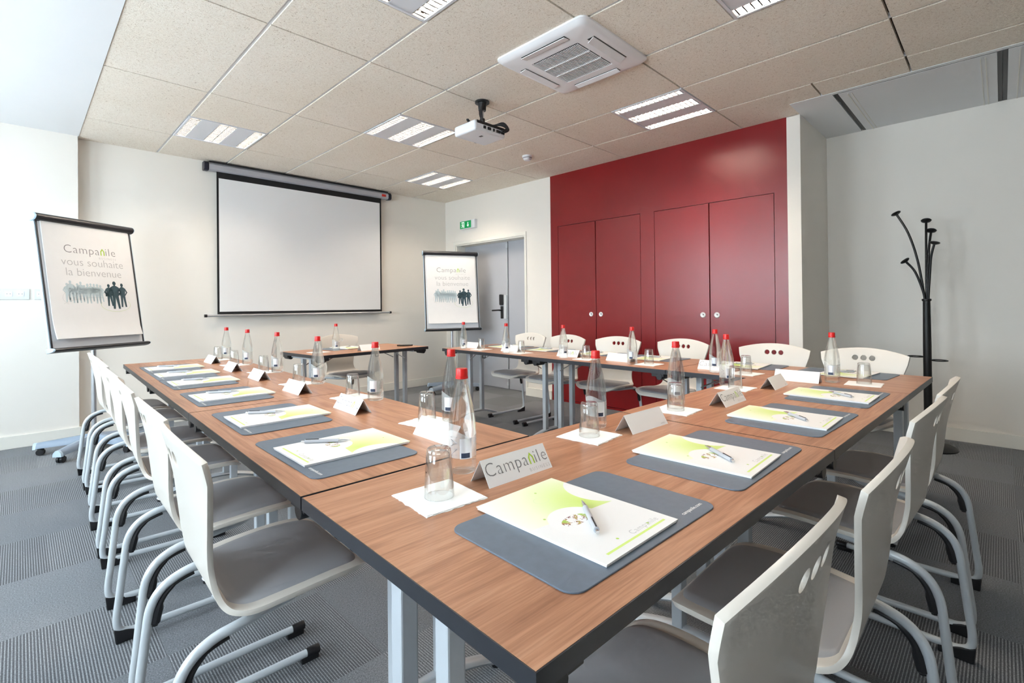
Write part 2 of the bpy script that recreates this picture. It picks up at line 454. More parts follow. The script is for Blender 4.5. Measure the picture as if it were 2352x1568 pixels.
def logo(mb, size, mat, sub=True, green=1, grey=0, pale=2):
    """hotel word mark with the roof shaped green letter; centred on x=0, baseline y=0"""
    a, a0, a1 = text_mesh('Campa', size, -size*0.017, 1.08)
    b, b0, b1 = text_mesh('ile', size, -size*0.017, 1.08)
    nw, g = size*0.36, size*0.10
    W = (a1-a0)+g+nw+g+(b1-b0); x = -W/2
    mb.mesh(a, mat @ Matrix.Translation((x-a0, 0, 0)), grey)
    xn = x+(a1-a0)+g; th = size*0.085; h1, h2 = size*0.36, size*0.62
    o_ = [(0, 0), (0, h1), (nw/2, h2), (nw, h1), (nw, 0), (nw-th, 0), (nw-th, h1-th*0.5), (nw/2, h2-th*1.6), (th, h1-th*0.5), (th, 0)]
    mb.add([(xn+p[0], p[1], 0) for p in o_], [(0, 1, 8, 9), (1, 2, 7, 8), (2, 3, 6, 7), (3, 4, 5, 6)], green, mat)
    mb.mesh(b, mat @ Matrix.Translation((xn+nw+g-b0, 0, 0)), grey)
    if sub:
        c_, c0, c1 = text_mesh('BUSINESS', size*0.26, -size*0.004, 1.5)
        mb.mesh(c_, mat @ Matrix.Translation((W/2-c1, -size*0.36, 0)), pale)

# ------------------------------------------------------------------ room shell
H = 2.69; HW = 2.76; XR = 4.165; XN = 5.03; YB = -8.2; XL = WIN_X
struct(MB().bb(XL, XN+0.1, YB, 0.0, -0.05, 0.0).build('floor', 'carpet'), 'grey carpet tile floor, plain and ribbed squares')
# screen wall, with the slightly prouder pier at its left end
struct(MB().bb(0.003, 4.6, 0.0, 0.15, 0.0, HW).build('wall_back', 'wall'))
struct(MB().bb(XL, 0.003, -0.11, 0.15, 0.0, HW).build('wall_pier', 'wall'))
DY0, DY1, DZ, DX = -0.24, -1.635, 2.03, 4.33
wr = MB()
wr.bb(XR, XR+0.25, 0.0, DY0, 0, HW); wr.bb(XR, XR+0.25, DY0, DY1, DZ, HW)
wr.bb(XR, XR+0.25, DY1, -2.065, 0, HW); wr.bb(XR, XN+0.1, -4.656, -4.757, 0, HW)
struct(wr.build('wall_right', 'wall'))
struct(MB().bb(XN, XN+0.1, -4.757, YB, 0, HW).build('wall_niche', 'wall'))
struct(MB().bb(XL, XN+0.1, YB-0.1, YB, 0, HW).build('wall_front', 'wall_dark'))
wl = MB(); prev = 0.15
wl.bb(XL-0.2, XL, YB, 0.15, 0, WIN_Z0); wl.bb(XL-0.2, XL, YB, 0.15, WIN_Z1, HW)
for (ya, yb) in WINDOWS:
    wl.bb(XL-0.2, XL, yb, prev, WIN_Z0, WIN_Z1); prev = ya
wl.bb(XL-0.2, XL, YB, prev, WIN_Z0, WIN_Z1)
struct(wl.build('wall_left', 'wall'))
for i, (ya, yb) in enumerate(WINDOWS):
    f = MB(); t_ = 0.05; x0, x1 = XL-0.14, XL-0.08
    f.bb(x0, x1, ya, yb, WIN_Z0, WIN_Z0+t_); f.bb(x0, x1, ya, yb, WIN_Z1-t_, WIN_Z1)
    for y_ in (ya+t_/2, (ya+yb)/2, yb-t_/2): f.bb(x0, x1, y_-t_/2, y_+t_/2, WIN_Z0+t_, WIN_Z1-t_)
    wo = struct(f.build('window_%d' % (i+1), 'winframe'), 'white framed window on the left wall')
    MB().bb(XL-0.115, XL-0.109, ya+t_, yb-t_, WIN_Z0+t_, WIN_Z1-t_).build('pane', 'pane', wo)
# red panelled wall (the cupboard doors are set into it)
RY0, RY1 = -2.065, -4.656
C1, C2 = (-2.177, -3.278), (-3.434, -4.555); CT = 2.076
rw = MB()
rw.bb(XR, XR+0.05, RY0, RY1, CT, H); rw.bb(XR, XR+0.05, RY0, C1[0], 0, CT)
rw.bb(XR, XR+0.05, C1[1], C2[0], 0, CT); rw.bb(XR, XR+0.05, C2[1], RY1, 0, CT)
rw.bb(XR, XR+0.05, C1[0], C1[1], 0, 0.02); rw.bb(XR, XR+0.05, C2[0], C2[1], 0, 0.02)
struct(rw.build('wall_red', 'red'), 'deep red panelling around the built-in cupboards')
for k, (c_, nm) in enumerate(((C1, 'left'), (C2, 'right'))):
    mid = {0: -2.716, 1: -3.994}[k]
    cb_ = thing('cupboard', 'red built-in cupboard with two flush doors, %s' % ('nearer the grey door' if k == 0 else 'nearer the coat stand'), 'cupboard', (XR, (c_[0]+c_[1])/2, 0), 0, 'red built-in cupboards')
    cy_ = (c_[0]+c_[1])/2
    MB().bb(0.03, 0.45, c_[0]-cy_-0.004, c_[1]-cy_+0.004, 0.024, CT-0.004).build('carcass', 'gap', cb_)
    for (ya, yb, yk) in ((c_[0], mid, mid+0.067), (mid, c_[1], mid-0.064)):
        d = MB().bb(0.0, 0.022, ya-0.0045-cy_, yb+0.0045-cy_, 0.026, CT-0.0045).build('door', 'red', cb_, bevel=0.0012)
        l = MB(); seg = 24; yy = yk-cy_; z = 1.033
        prof = [(0.0255, 0.0), (0.0255, 0.004), (0.021, 0.006), (0.016, 0.0045), (0.012, 0.003)]
        vs = []; fs = []
        for (r_, h_) in prof:
            for q in range(seg):
                a = 2*PI*q/seg; vs.append((-h_, yy+r_*math.cos(a), z+r_*math.sin(a)))
        for i in range(len(prof)-1):
            for q in range(seg): fs.append((i*seg+q, i*seg+(q+1) % seg, (i+1)*seg+(q+1) % seg, (i+1)*seg+q))
        fs.append(tuple((len(prof)-1)*seg+q for q in range(seg)))
        l.add(vs, fs)
        lk = l.build('lock', 'lockmetal', d); lk['label'] = 'round chrome lock'
        MB().cyl((-0.0035, yy-0.003, z+0.002), (-0.0062, yy-0.003, z+0.002), 0.0055, 14).build('keyhole', 'black', lk)
# door in its recess
d1 = MB().bb(DX, DX+0.05, DY0, -1.158, 0.004, DZ).build('door_1', 'door', bevel=0.003); struct(d1, 'wide grey door leaf with black handle')
MB().bb(DX+0.02, DX+0.06, -1.15, -1.18, 0.0, DZ).build('joint', 'black', d1)
hd = MB().box((DX-0.006, -1.04, 1.045), (0.012, 0.05, 0.17)).build('handle_plate', 'black', d1, bevel=0.005)
MB().tube(cr([(DX-0.01, -1.035, 1.075), (DX-0.055, -1.035, 1.077), (DX-0.06, -1.01, 1.077), (DX-0.058, -0.90, 1.072)], 5), 0.011, 10).build('handle_lever', 'black', hd)
MB().box((DX-0.012, -1.035, 1.22), (0.024, 0.075, 0.15)).build('card_reader', 'black', d1, bevel=0.012, bseg=3)
d2 = MB().bb(DX+0.004, DX+0.05, -1.164, DY1, 0.004, DZ).build('door_2', 'door', bevel=0.003); struct(d2, 'narrow grey fixed door leaf')
rod = MB(); rod.cyl((DX-0.012, -1.155, 0.02), (DX-0.012, -1.155, DZ-0.02), 0.006, 8)
rod.box((DX-0.022, -1.135, 1.12), (0.035, 0.05, 0.32)); rod.box((DX-0.012, -1.155, 0.08), (0.02, 0.025, 0.05)); rod.box((DX-0.012, -1.155, 1.95), (0.02, 0.025, 0.06))
rod.build('panic_rod', 'leg', d2, bevel=0.004)
fr_ = MB()
for (a, b) in ((DY0+0.045, DY0-0.002), (DY1+0.002, DY1-0.03)): fr_.bb(XR-0.012, XR-0.001, a, b, 0, DZ)
fr_.bb(XR-0.012, XR-0.001, DY0+0.045, DY1-0.03, DZ, DZ+0.045)
fr_.bb(XR, DX+0.06, DY0, DY0-0.018, 0, DZ); fr_.bb(XR, DX+0.06, DY0-0.018, DY1, DZ-0.018, DZ)
struct(fr_.build('trim_1', 'trim', bevel=0.002), 'cream door frame')
struct(MB().bb(DX+0.06, DX+0.1, DY0, DY1, 0, DZ).build('trim_2', 'door'))
# baseboards
def base(name, b): struct(MB().bb(*b).build(name, 'trim', bevel=0.003))
base('baseboard_back', (0.003, XR, -0.014, 0.0, 0, 0.105))
base('baseboard_pier', (XL, 0.012, -0.124, -0.11, 0, 0.105))
base('baseboard_pier_return', (0.003, 0.017, -0.11, -0.014, 0, 0.105))
base('baseboard_right', (XR-0.014, XR, DY1-0.03, -2.065, 0, 0.105))
base('baseboard_door', (XR-0.014, XR, -0.014, DY0+0.045, 0, 0.105))
base('baseboard_niche', (XN-0.014, XN, -4.757, YB, 0, 0.105))
base('baseboard_niche_return', (XR, XN-0.014, -4.771, -4.757, 0, 0.105))

# ceiling: wood-wool tiles hung in a recessed grid, plaster margin at left and over the niche
LIGHTS = [(0.6, -1.3, 'above the left end of the projection screen'), (1.8, -2.5, 'beside the ceiling projector'), (3.0, -4.3, 'in front of the red cupboards'),
          (3.0, -1.3, 'in the far corner above the screen'), (0.6, -4.3, 'at top centre, cut by the photo edge'), (1.8, -5.5, 'at top right, cut by the photo edge')]
cl = MB(); gx, gy = 0.0105, 0.006
def tile(x0, x1, y0, y1):
    x1 = min(x1, XR); y1 = min(y1, 0)
    if x1-x0 < 0.02 or y1-y0 < 0.02: return
    if x1 > 3.885 and y0 < -4.976:
        if x0 < 3.885: tile(x0, 3.884, y0, min(y1, -4.976))
        if y1 > -4.976: tile(x0, x1, -4.9755, y1)
        return
    a, b, c_, d_ = x0+gx, x1-gx if x1 < XR-0.01 and abs(x1-3.884) > 0.002 else x1, y0+gy, y1-gy if y1 < -0.01 else y1
    if x0 < 0.02: a = x0
    cl.bb(a, b, c_, d_, H, H+0.03, 0)
for i in range(7):
    for j in range(-1, 7):
        x0, x1 = 0.6*i, 0.6*(i+1); y1 = -0.7-1.2*j; y0 = y1-1.2
        if y0 < YB: y0 = YB
        if i == 0: x0 = 0.012
        hit = [l for l in LIGHTS if abs(l[0]-0.6*i) < 0.01 and y0-0.01 <= l[1] and l[1]+0.6 <= y1+0.01]
        if hit:
            l = hit[0]
            if l[1]-y0 > 0.1: tile(x0, x1, y0, l[1])
            if y1-l[1]-0.6 > 0.1: tile(x0, x1, l[1]+0.6, y1)
        else: tile(x0, x1, y0, y1)
for i in range(0, 8): cl.bb(max(0.6*i-0.012, 0.012), min(0.6*i+0.012, XR), YB, 0, H+0.008, H+0.03, 1)
for l in LIGHTS:
    for yy in (l[1], l[1]+0.6): cl.bb(l[0]+0.012, l[0]+0.588, yy-0.008, yy+0.008, H+0.010, H+0.028, 1)
cl.bb(0.012, XR, YB, 0, H+0.09, H+0.10, 2)  # backing sheet, its dark brown stands for the shade in the tile gaps
struct(cl.build('ceiling', ['tile', 'bar', 'gap_shade']), 'beige wood-wool ceiling tiles in a recessed white grid')
struct(MB().bb(XL, 0.010, YB, 0, H-0.004, H+0.05).build('trim_3', 'wall_white'), 'white plaster ceiling strip along the window side')
pm = MB()
pm.bb(3.886, XN, -4.757, -5.035, H-0.003, H+0.05); pm.bb(3.886, 3.925, -5.035, YB, H-0.003, H+0.05); pm.bb(3.925, XN, -6.80, YB, H-0.003, H+0.05)
pm.bb(3.925, XN, -5.035, -6.80, H+0.03, H+0.05)
pm.bb(XR, XN, -4.656, -4.757, H-0.003, H+0.05)
struct(pm.build('trim_4', 'wall_white'), 'white plaster ceiling over the niche')
for k, (y0, y1) in enumerate(((-5.068, -5.912), (-5.962, -6.79))):
    h = thing('ceiling_hatch', 'white access hatch in the niche ceiling, %s' % ('whole one above the coat stand' if k == 0 else 'cut off by the right photo edge'), 'hatch', (4.48, (y0+y1)/2, H), 0, 'ceiling hatches over the niche')
    cy_ = (y0+y1)/2; d_ = (y0-y1)/2
    MB().bb(-0.555, 0.55, -d_-0.024, d_+0.024, 0.002, 0.028).build('shadow_gap', 'black', h)
    MB().bb(-0.538, 0.549, -d_, d_, -0.002, 0.0018).build('panel', 'wall_white', h, bevel=0.002)
    for e in (-1, 1):
        for (q0, q1, zz) in ((0.05, 0.056, -0.005), (0.075, 0.079, -0.004)): MB().bb(-0.50, 0.549, e*(d_-q0), e*(d_-q1), zz, -0.002).build('edge_bead', 'trim', h)

# fluorescent fixtures
def make_fixture():
    o = thing('ceiling_light', '', 'ceiling light')
    f = MB(); s_ = 0.297
    f.bb(-s_, s_, -s_, -s_+0.016, -0.004, 0.03); f.bb(-s_, s_, s_-0.016, s_, -0.004, 0.03)
    f.bb(-s_, -s_+0.016, -s_+0.016, s_-0.016, -0.004, 0.03); f.bb(s_-0.016, s_, -s_+0.016, s_-0.016, -0.004, 0.03)
    f.bb(-s_, s_, -s_, s_, 0.068, 0.072)
    f.build('frame', 'lightpanel', o, bevel=0.001)
    for x in (-0.135, 0.135): MB().bb(x-0.068, x+0.068, -s_+0.016, s_-0.016, 0.002, 0.008).build('cover_panel', 'lightpanel', o, bevel=0.001)
    for (x0, x1, nt) in ((-s_+0.017, -0.205, 1), (-0.065, 0.065, 2), (0.205, s_-0.017, 1)):
        lv = MB()
        cells = [(x0+(x1-x0)*q/nt, x0+(x1-x0)*(q+1)/nt) for q in range(nt)]
        for (a, b) in cells:
            for x in (a+0.002, b-0.002): lv.bb(x-0.0015, x+0.0015, -s_+0.017, s_-0.017, 0.003, 0.055, 0)
            for q in range(15):
                y = -s_+0.03+q*(2*s_-0.06)/14
                lv.bb(a+0.003, b-0.003, y-0.0035, y+0.0035, 0.003, 0.020, 1)
        lo = lv.build('louver', ['louver', 'blade'], o, smooth=False)
        for (a, b) in cells: MB().cyl(((a+b)/2, -0.265, 0.031), ((a+b)/2, 0.265, 0.031), 0.0085, 10).build('tube', 'tube', o)
    return o
for (x, y, where) in LIGHTS:
    instance('fix', make_fixture, 'square louvred fluorescent light %s' % where, (x+0.3, y+0.3, H), 0, 'square ceiling lights')

# air conditioner cassette
ac = thing('air_conditioner', 'white square ceiling air conditioner cassette with central grille', 'air conditioner', (2.095, -4.015, H))
s1, s2 = 0.345, 0.325
b = MB()
def rrect(o_, r_, z):
    return [(sx*(o_-r_)+r_*math.cos(R(a0+15*k)), sy*(o_-r_)+r_*math.sin(R(a0+15*k)), z) for (sx, sy, a0) in ((1, 1, 0), (-1, 1, 90), (-1, -1, 180), (1, -1, 270)) for k in range(7)]
RG = [rrect(s1, 0.045, 0.0), rrect(s1, 0.045, -0.010), rrect(s2, 0.045, -0.028), rrect(0.30, 0.03, -0.0325), rrect(0.181, 0.006, -0.0345), rrect(0.178, 0.004, -0.020)]
for q in RG: b.v += q
for k in range(len(RG)-1):
    for i in range(28): b.f.append([28*k+i, 28*k+(i+1) % 28, 28*(k+1)+(i+1) % 28, 28*(k+1)+i]); b.m.append(0)
b.f.append(list(range(28*5, 28*6))); b.m.append(0)
b.build('casing', 'acwhite', ac, angle=30)
g = MB()
for (x0, x1) in ((-0.17, -0.062), (-0.054, 0.054), (0.062, 0.17)):
    for q in range(30):
        y = -0.17+q*0.34/29; g.box(((x0+x1)/2, y, -0.034), (x1-x0, 0.0042, 0.005))
for x in (-0.058, 0.058): g.bb(x-0.004, x+0.004, -0.176, 0.176, -0.038, -0.028)
gr = g.build('grille', 'acwhite', ac)
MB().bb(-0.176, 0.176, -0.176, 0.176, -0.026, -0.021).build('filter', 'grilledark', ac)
for k in range(4):
    m_ = Matrix.Rotation(k*PI/2, 4, 'Z'); sl = MB()
    sl.add([(-0.17, 0.240, -0.0345), (0.17, 0.240, -0.0345), (0.17, 0.290, -0.0335), (-0.17, 0.290, -0.0335)], [(0, 1, 2, 3)], 0, m_)
    s_ = sl.build('air_slot', 'slot', ac)
    fl = MB(); fl.box((0, 0.268 if k != 2 else 0.262, -0.039 if k != 2 else -0.045), (0.335, 0.044, 0.004), ((-0.12 if k != 2 else 0.55), 0, 0)); o_ = fl.build('flap', 'acwhite', ac, bevel=0.001)
    o_.rotation_euler = (0, 0, k*PI/2)

# smoke detector
sd = thing('smoke_detector', 'small round white smoke detector on the ceiling', 'smoke detector', (3.36, -2.443, H))
MB().lathe([(0.052, 0), (0.052, -0.014), (0.046, -0.02), (0.044, -0.034), (0.030, -0.046), (0.0, -0.047)], 28).build('housing', 'white', sd)
MB().lathe([(0.0465, -0.021), (0.0465, -0.026)], 28).build('vent_ring', 'grilledark', sd)

# projector
pj = thing('projector', 'white ceiling projector hanging on a short black mount', 'projector', (2.045, -3.19, H-0.27), 0)
MB().box((0, 0, 0.0), (0.30, 0.235, 0.075)).build('body', 'white', pj, bevel=0.016, bseg=3)
MB().cyl((0.07, 0.11, 0.005), (0.07, 0.135, 0.005), 0.032, 20).build('lens', 'black', pj)
c_ = MB(); c_.bb(-0.13, 0.14, -0.119, -0.112, 0.015, 0.036)
for x, w_ in ((-0.06, 0.02), (-0.015, 0.03), (0.03, 0.012), (0.075, 0.04), (0.12, 0.03)): c_.box((x, -0.119, -0.002), (w_, 0.012, 0.02))
c_.build('connector_panel', 'black', pj, bevel=0.002)
MB().bb(-0.03, -0.012, -0.05, -0.02, -0.039, -0.0365).build('latch', 'black', pj)
mt = MB(); mt.bb(-0.10, 0.12, -0.09, 0.09, 0.038, 0.047); mt.box((-0.10, 0.0, 0.055), (0.11, 0.016, 0.012), (0, 0, 0.6)); mt.box((0.07, 0.08, 0.052), (0.13, 0.016, 0.012), (0, 0, 0.7)); mt.box((0.06, -0.02, 0.055), (0.12, 0.05, 0.02), (0, 0, -0.4))
mt.box((0.07, 0.055, 0.07), (0.04, 0.04, 0.05)); mt.cyl((0.075, 0.055, 0.09), (0.075, 0.055, 0.14), 0.02, 14)
mt.build('mount_bracket', 'black', pj, bevel=0.002)
MB().cyl((0.075, 0.055, 0.135), (0.075, 0.055, 0.21), 0.0125, 14).build('pole', 'alu', pj)
mp_ = MB(); mp_.cyl((0.075, 0.055, 0.20), (0.075, 0.055, 0.27), 0.028, 18, r2=0.034); mp_.cyl((0.075, 0.055, 0.258), (0.075, 0.055, 0.27), 0.055, 20); mp_.build('ceiling_plate', 'black', pj)
ca = MB()
for k, o_ in enumerate((0, 0.012, 0.024)):
    ca.tube(cr([(0.05+o_*0.5, 0.02, 0.24), (0.03, 0.01+o_, 0.17), (0.035, 0.0, 0.09), (0.06+o_, -0.04, 0.062), (0.12+o_, -0.10, 0.06+o_), (0.135+o_, -0.142, 0.03), (0.10+o_*1.5, -0.14, 0.005), (0.09+o_, -0.12, 0.0)], 6), 0.006, 8)
ca.build('cable', 'black', pj)

# ------------------------------------------------------------------ projection screen
sc = thing('projection_screen', 'wall mounted pull-down projection screen with black border', 'projection screen', (2.085, 0, 1.06))
z0, zc = 0.0, 2.625-1.06
oc = [(-0.095, -0.030), (-0.095, 0.02), (-0.075, 0.042), (-0.02, 0.042), (-0.012, 0.03), (-0.012, -0.03), (-0.02, -0.042), (-0.075, -0.042)]
cs = MB(); vs = [(-1.055, y, zc+z) for (y, z) in oc]+[(1.055, y, zc+z) for (y, z) in oc]
cs.add(vs, [tuple(range(8)), tuple(range(8, 16))[::-1]]+[(i, (i+1) % 8, 8+(i+1) % 8, 8+i) for i in range(8)])
cs.build('case', 'case', sc, angle=25)
for sx in (-1, 1):
    e = MB(); vs = [(sx*1.055, y*1.06+0.002, zc+z*1.1) for (y, z) in oc]+[(sx*1.10, y*1.06+0.002, zc+z*1.1) for (y, z) in oc]
    e.add(vs, [tuple(range(8)), tuple(range(8, 16))[::-1]]+[(i, (i+1) % 8, 8+(i+1) % 8, 8+i) for i in range(8)])
    e.build('end_cap', 'endcap', sc, bevel=0.004)
MB().bb(-1.05, 1.05, -0.09, -0.02, zc+0.0425, zc+0.056).build('top_rail', 'black', sc)
MB().bb(0.955, 1.015, -0.0975, -0.0955, zc-0.018, zc+0.012).build('badge', 'redbadge', sc)
fb_ = MB().bb(-0.98, 0.96, -0.062, -0.060, 0.018, zc-0.03).build('fabric', 'screenblack', sc)
MB().bb(-0.96, 0.938, -0.0632, -0.0622, 0.045, 1.458).build('white_area', 'screen', sc)
MB().cyl((-1.075, -0.061, 0.004), (1.085, -0.061, 0.004), 0.0135, 14).build('weight_bar', 'alu', sc)
for x in (-1.088, 1.086): MB().cyl((x-0.012, -0.061, 0.004), (x+0.012, -0.061, 0.004), 0.016, 14).build('bar_end', 'black', sc)

# exit sign
ex = thing('exit_sign', 'green emergency exit sign with running figure and down arrow', 'exit sign', (XR, -0.563, 2.235))
MB().bb(-0.05, 0, -0.16, 0.16, 0, 0.118).build('housing', 'white', ex, bevel=0.004)
MB().bb(-0.053, -0.0505, -0.085, 0.155, 0.008, 0.110).build('sign_face', 'exitgreen', ex)
pg = MB()
def yz(pts, x=-0.0545): pg.add([(x, p[0], p[1]) for p in pts], [tuple(range(len(pts)))])
yz([(-0.012, 0.09), (-0.028, 0.09), (-0.028, 0.052), (-0.045, 0.052), (-0.020, 0.022), (0.005, 0.052), (-0.012, 0.052)])
yz([(0.12, 0.100), (0.06, 0.100), (0.06, 0.018), (0.073, 0.018), (0.073, 0.088), (0.12, 0.088)])
yz([(0.103+0.009*math.cos(k*PI/5), 0.083+0.009*math.sin(k*PI/5)) for k in range(10)])
yz([(0.112, 0.070), (0.092, 0.070), (0.085, 0.050), (0.100, 0.045)]); yz([(0.100, 0.047), (0.085, 0.050), (0.082, 0.020), (0.092, 0.020)]); yz([(0.100, 0.047), (0.095, 0.050), (0.118, 0.022), (0.126, 0.026)]); yz([(0.112, 0.068), (0.107, 0.070), (0.128, 0.055), (0.128, 0.048)])
pg.build('pictogram', 'exitwhite', ex, smooth=False)

# wall sockets on the left pier
def sock(label, x0, x1, cells):
    o = thing('socket_plate', label, 'socket', (x0, -0.11, 1.232), 0, 'wall sockets on the left pier')
    MB().bb(0, x1-x0, -0.011, 0, 0, 0.090).build('plate', 'socket', o, bevel=0.003)
    for cx in cells:
        u_ = MB().box((cx-x0, -0.0115, 0.046), (0.045, 0.004, 0.045)).build('outlet', 'white', o, bevel=0.002)
        hh = MB()
        for dx in (-0.0095, 0.0095): hh.cyl((cx-x0+dx, -0.0132, 0.046), (cx-x0+dx, -0.0142, 0.046), 0.0028, 8)
        hh.build('pin_hole', 'sockethole', u_)
sock('long white wall socket strip at the left photo edge', -0.60, -0.308, (-0.50, -0.4315, -0.362))
sock('short white wall socket plate partly behind the left flip chart', -0.282, -0.13, (-0.243, -0.172))

# ------------------------------------------------------------------ tables
TZ = 0.73
ANG = R(-1.9)
N0 = Vector((0.034, -5.545)); U = Vector((math.cos(ANG), math.sin(ANG))); V = Vector((-U.y, U.x))
def P(u, v, z=0.0):
    p = N0+U*u+V*v; return (p.x, p.y, z)
L_, D_, T_ = 1.192, 0.706, 0.028
def make_table():
    o = thing('conference_table', '', 'table')
    x, y = L_/2-0.002, D_/2-0.002
    MB().bb(-x, x, -y, y, TZ-T_+0.001, TZ).build('tabletop', 'wood', o)
    e = MB(); zb_, zt_ = TZ-T_, TZ-0.0006
    q = [(-1, -1), (1, -1), (1, 1), (-1, 1)]
    e.add([(a*L_/2, b*D_/2, z) for z in (zb_, zt_) for (a, b) in q]+[(a*x, b*y, z) for z in (zb_, zt_) for (a, b) in q],
          [f for i in range(4) for j in [(i+1) % 4] for f in ((i, j, 4+j, 4+i), (8+i, 12+i, 12+j, 8+j), (i, 8+i, 8+j, j), (4+i, 4+j, 12+j, 12+i))])
    e.build('edge_band', 'edge', o)
    zt = TZ-T_+0.001
    for sx in (-1, 1):
        X = sx*(L_/2-0.085)
        for sy in (-1, 1):
            MB().box((X, sy*0.072, (0.085+zt-0.025)/2), (0.037, 0.037, zt-0.025-0.085)).build('leg', 'tableleg', o, bevel=0.004)
        MB().box((X, 0, zt-0.0125), (0.06, 0.50, 0.025)).build('leg_beam', 'tableleg', o, bevel=0.003)
        f = MB(); f.tube([(X, -0.285, 0.013)]+cr([(X, -0.28, 0.02), (X, -0.20, 0.052), (X, -0.08, 0.080), (X, 0.08, 0.080), (X, 0.20, 0.052), (X, 0.28, 0.02)], 4)+[(X, 0.285, 0.013)], 0.013, 10, sx=1.7)
        ft = f.build('foot', 'tableleg', o)
        for sy in (-1, 1): MB().cyl((X, sy*0.278, 0.0), (X, sy*0.278, 0.016), 0.013, 12).build('glide', 'black', ft)
        XX = sx*(L_/2-0.05)
        for sy in (-1, 1):
            bk = MB()
            bk.cyl((XX, sy*(D_/2-0.012), zt-0.022), (XX, sy*(D_/2-0.11), zt-0.022), 0.021, 14)
            bk.box((XX-sx*0.012, sy*(D_/2-0.06), zt-0.012), (0.085, 0.09, 0.022))
            bk.build('fold_bracket', 'black', o, bevel=0.002)
            MB().cyl((X-sx*0.02, sy*0.098, zt-0.10), (X-sx*0.21, sy*0.13, zt-0.006), 0.0045, 8).build('brace', 'chrome', o)
    for sy in (-1, 1):
        h = MB()
        for dx in (-0.011, 0.011): h.tube(cr([(dx*1.3, sy*(D_/2-0.03), zt), (dx*1.6, sy*(D_/2-0.03), zt-0.018), (dx*1.0, sy*(D_/2-0.03), zt-0.03), (dx*0.3, sy*(D_/2-0.03), zt-0.026)], 4), 0.004, 8)
        h.build('coupling_hook', 'black', o)
    return o
TG = 'walnut folding tables set in a U'
TABLES = [((0.598, 0.355), 0, 'walnut folding table at the near corner, front row, nearest the camera'),
          ((1.794, 0.355), 0, 'walnut folding table second from the near corner in the front row'),
          ((0.355, 0.713+0.598), 90, 'walnut folding table in left row, directly behind the near corner table'),
          ((0.355, 0.713+1.793), 90, 'walnut folding table in the middle of the left row'),
          ((0.355, 0.713+2.987), 90, 'walnut folding table at the screen end of the left row'),
          ((2.745, 0.598), 90, 'walnut folding table in far row, beside the coat stand corner'),
          ((2.745, 1.793), 90, 'walnut folding table in the middle of the far row'),
          ((2.745, 2.988), 90, 'walnut folding table at the grey door end of the far row')]
for (uv_, rz, lab) in TABLES:
    instance('table', make_table, lab, P(uv_[0], uv_[1], 0), ANG+R(rz), TG)
PT = Vector((1.975, -1.432)); PA = R(4.6)
instance('table', make_table, 'walnut folding table standing alone below the projection screen', (PT.x, PT.y, 0), PA, 'presenter table')

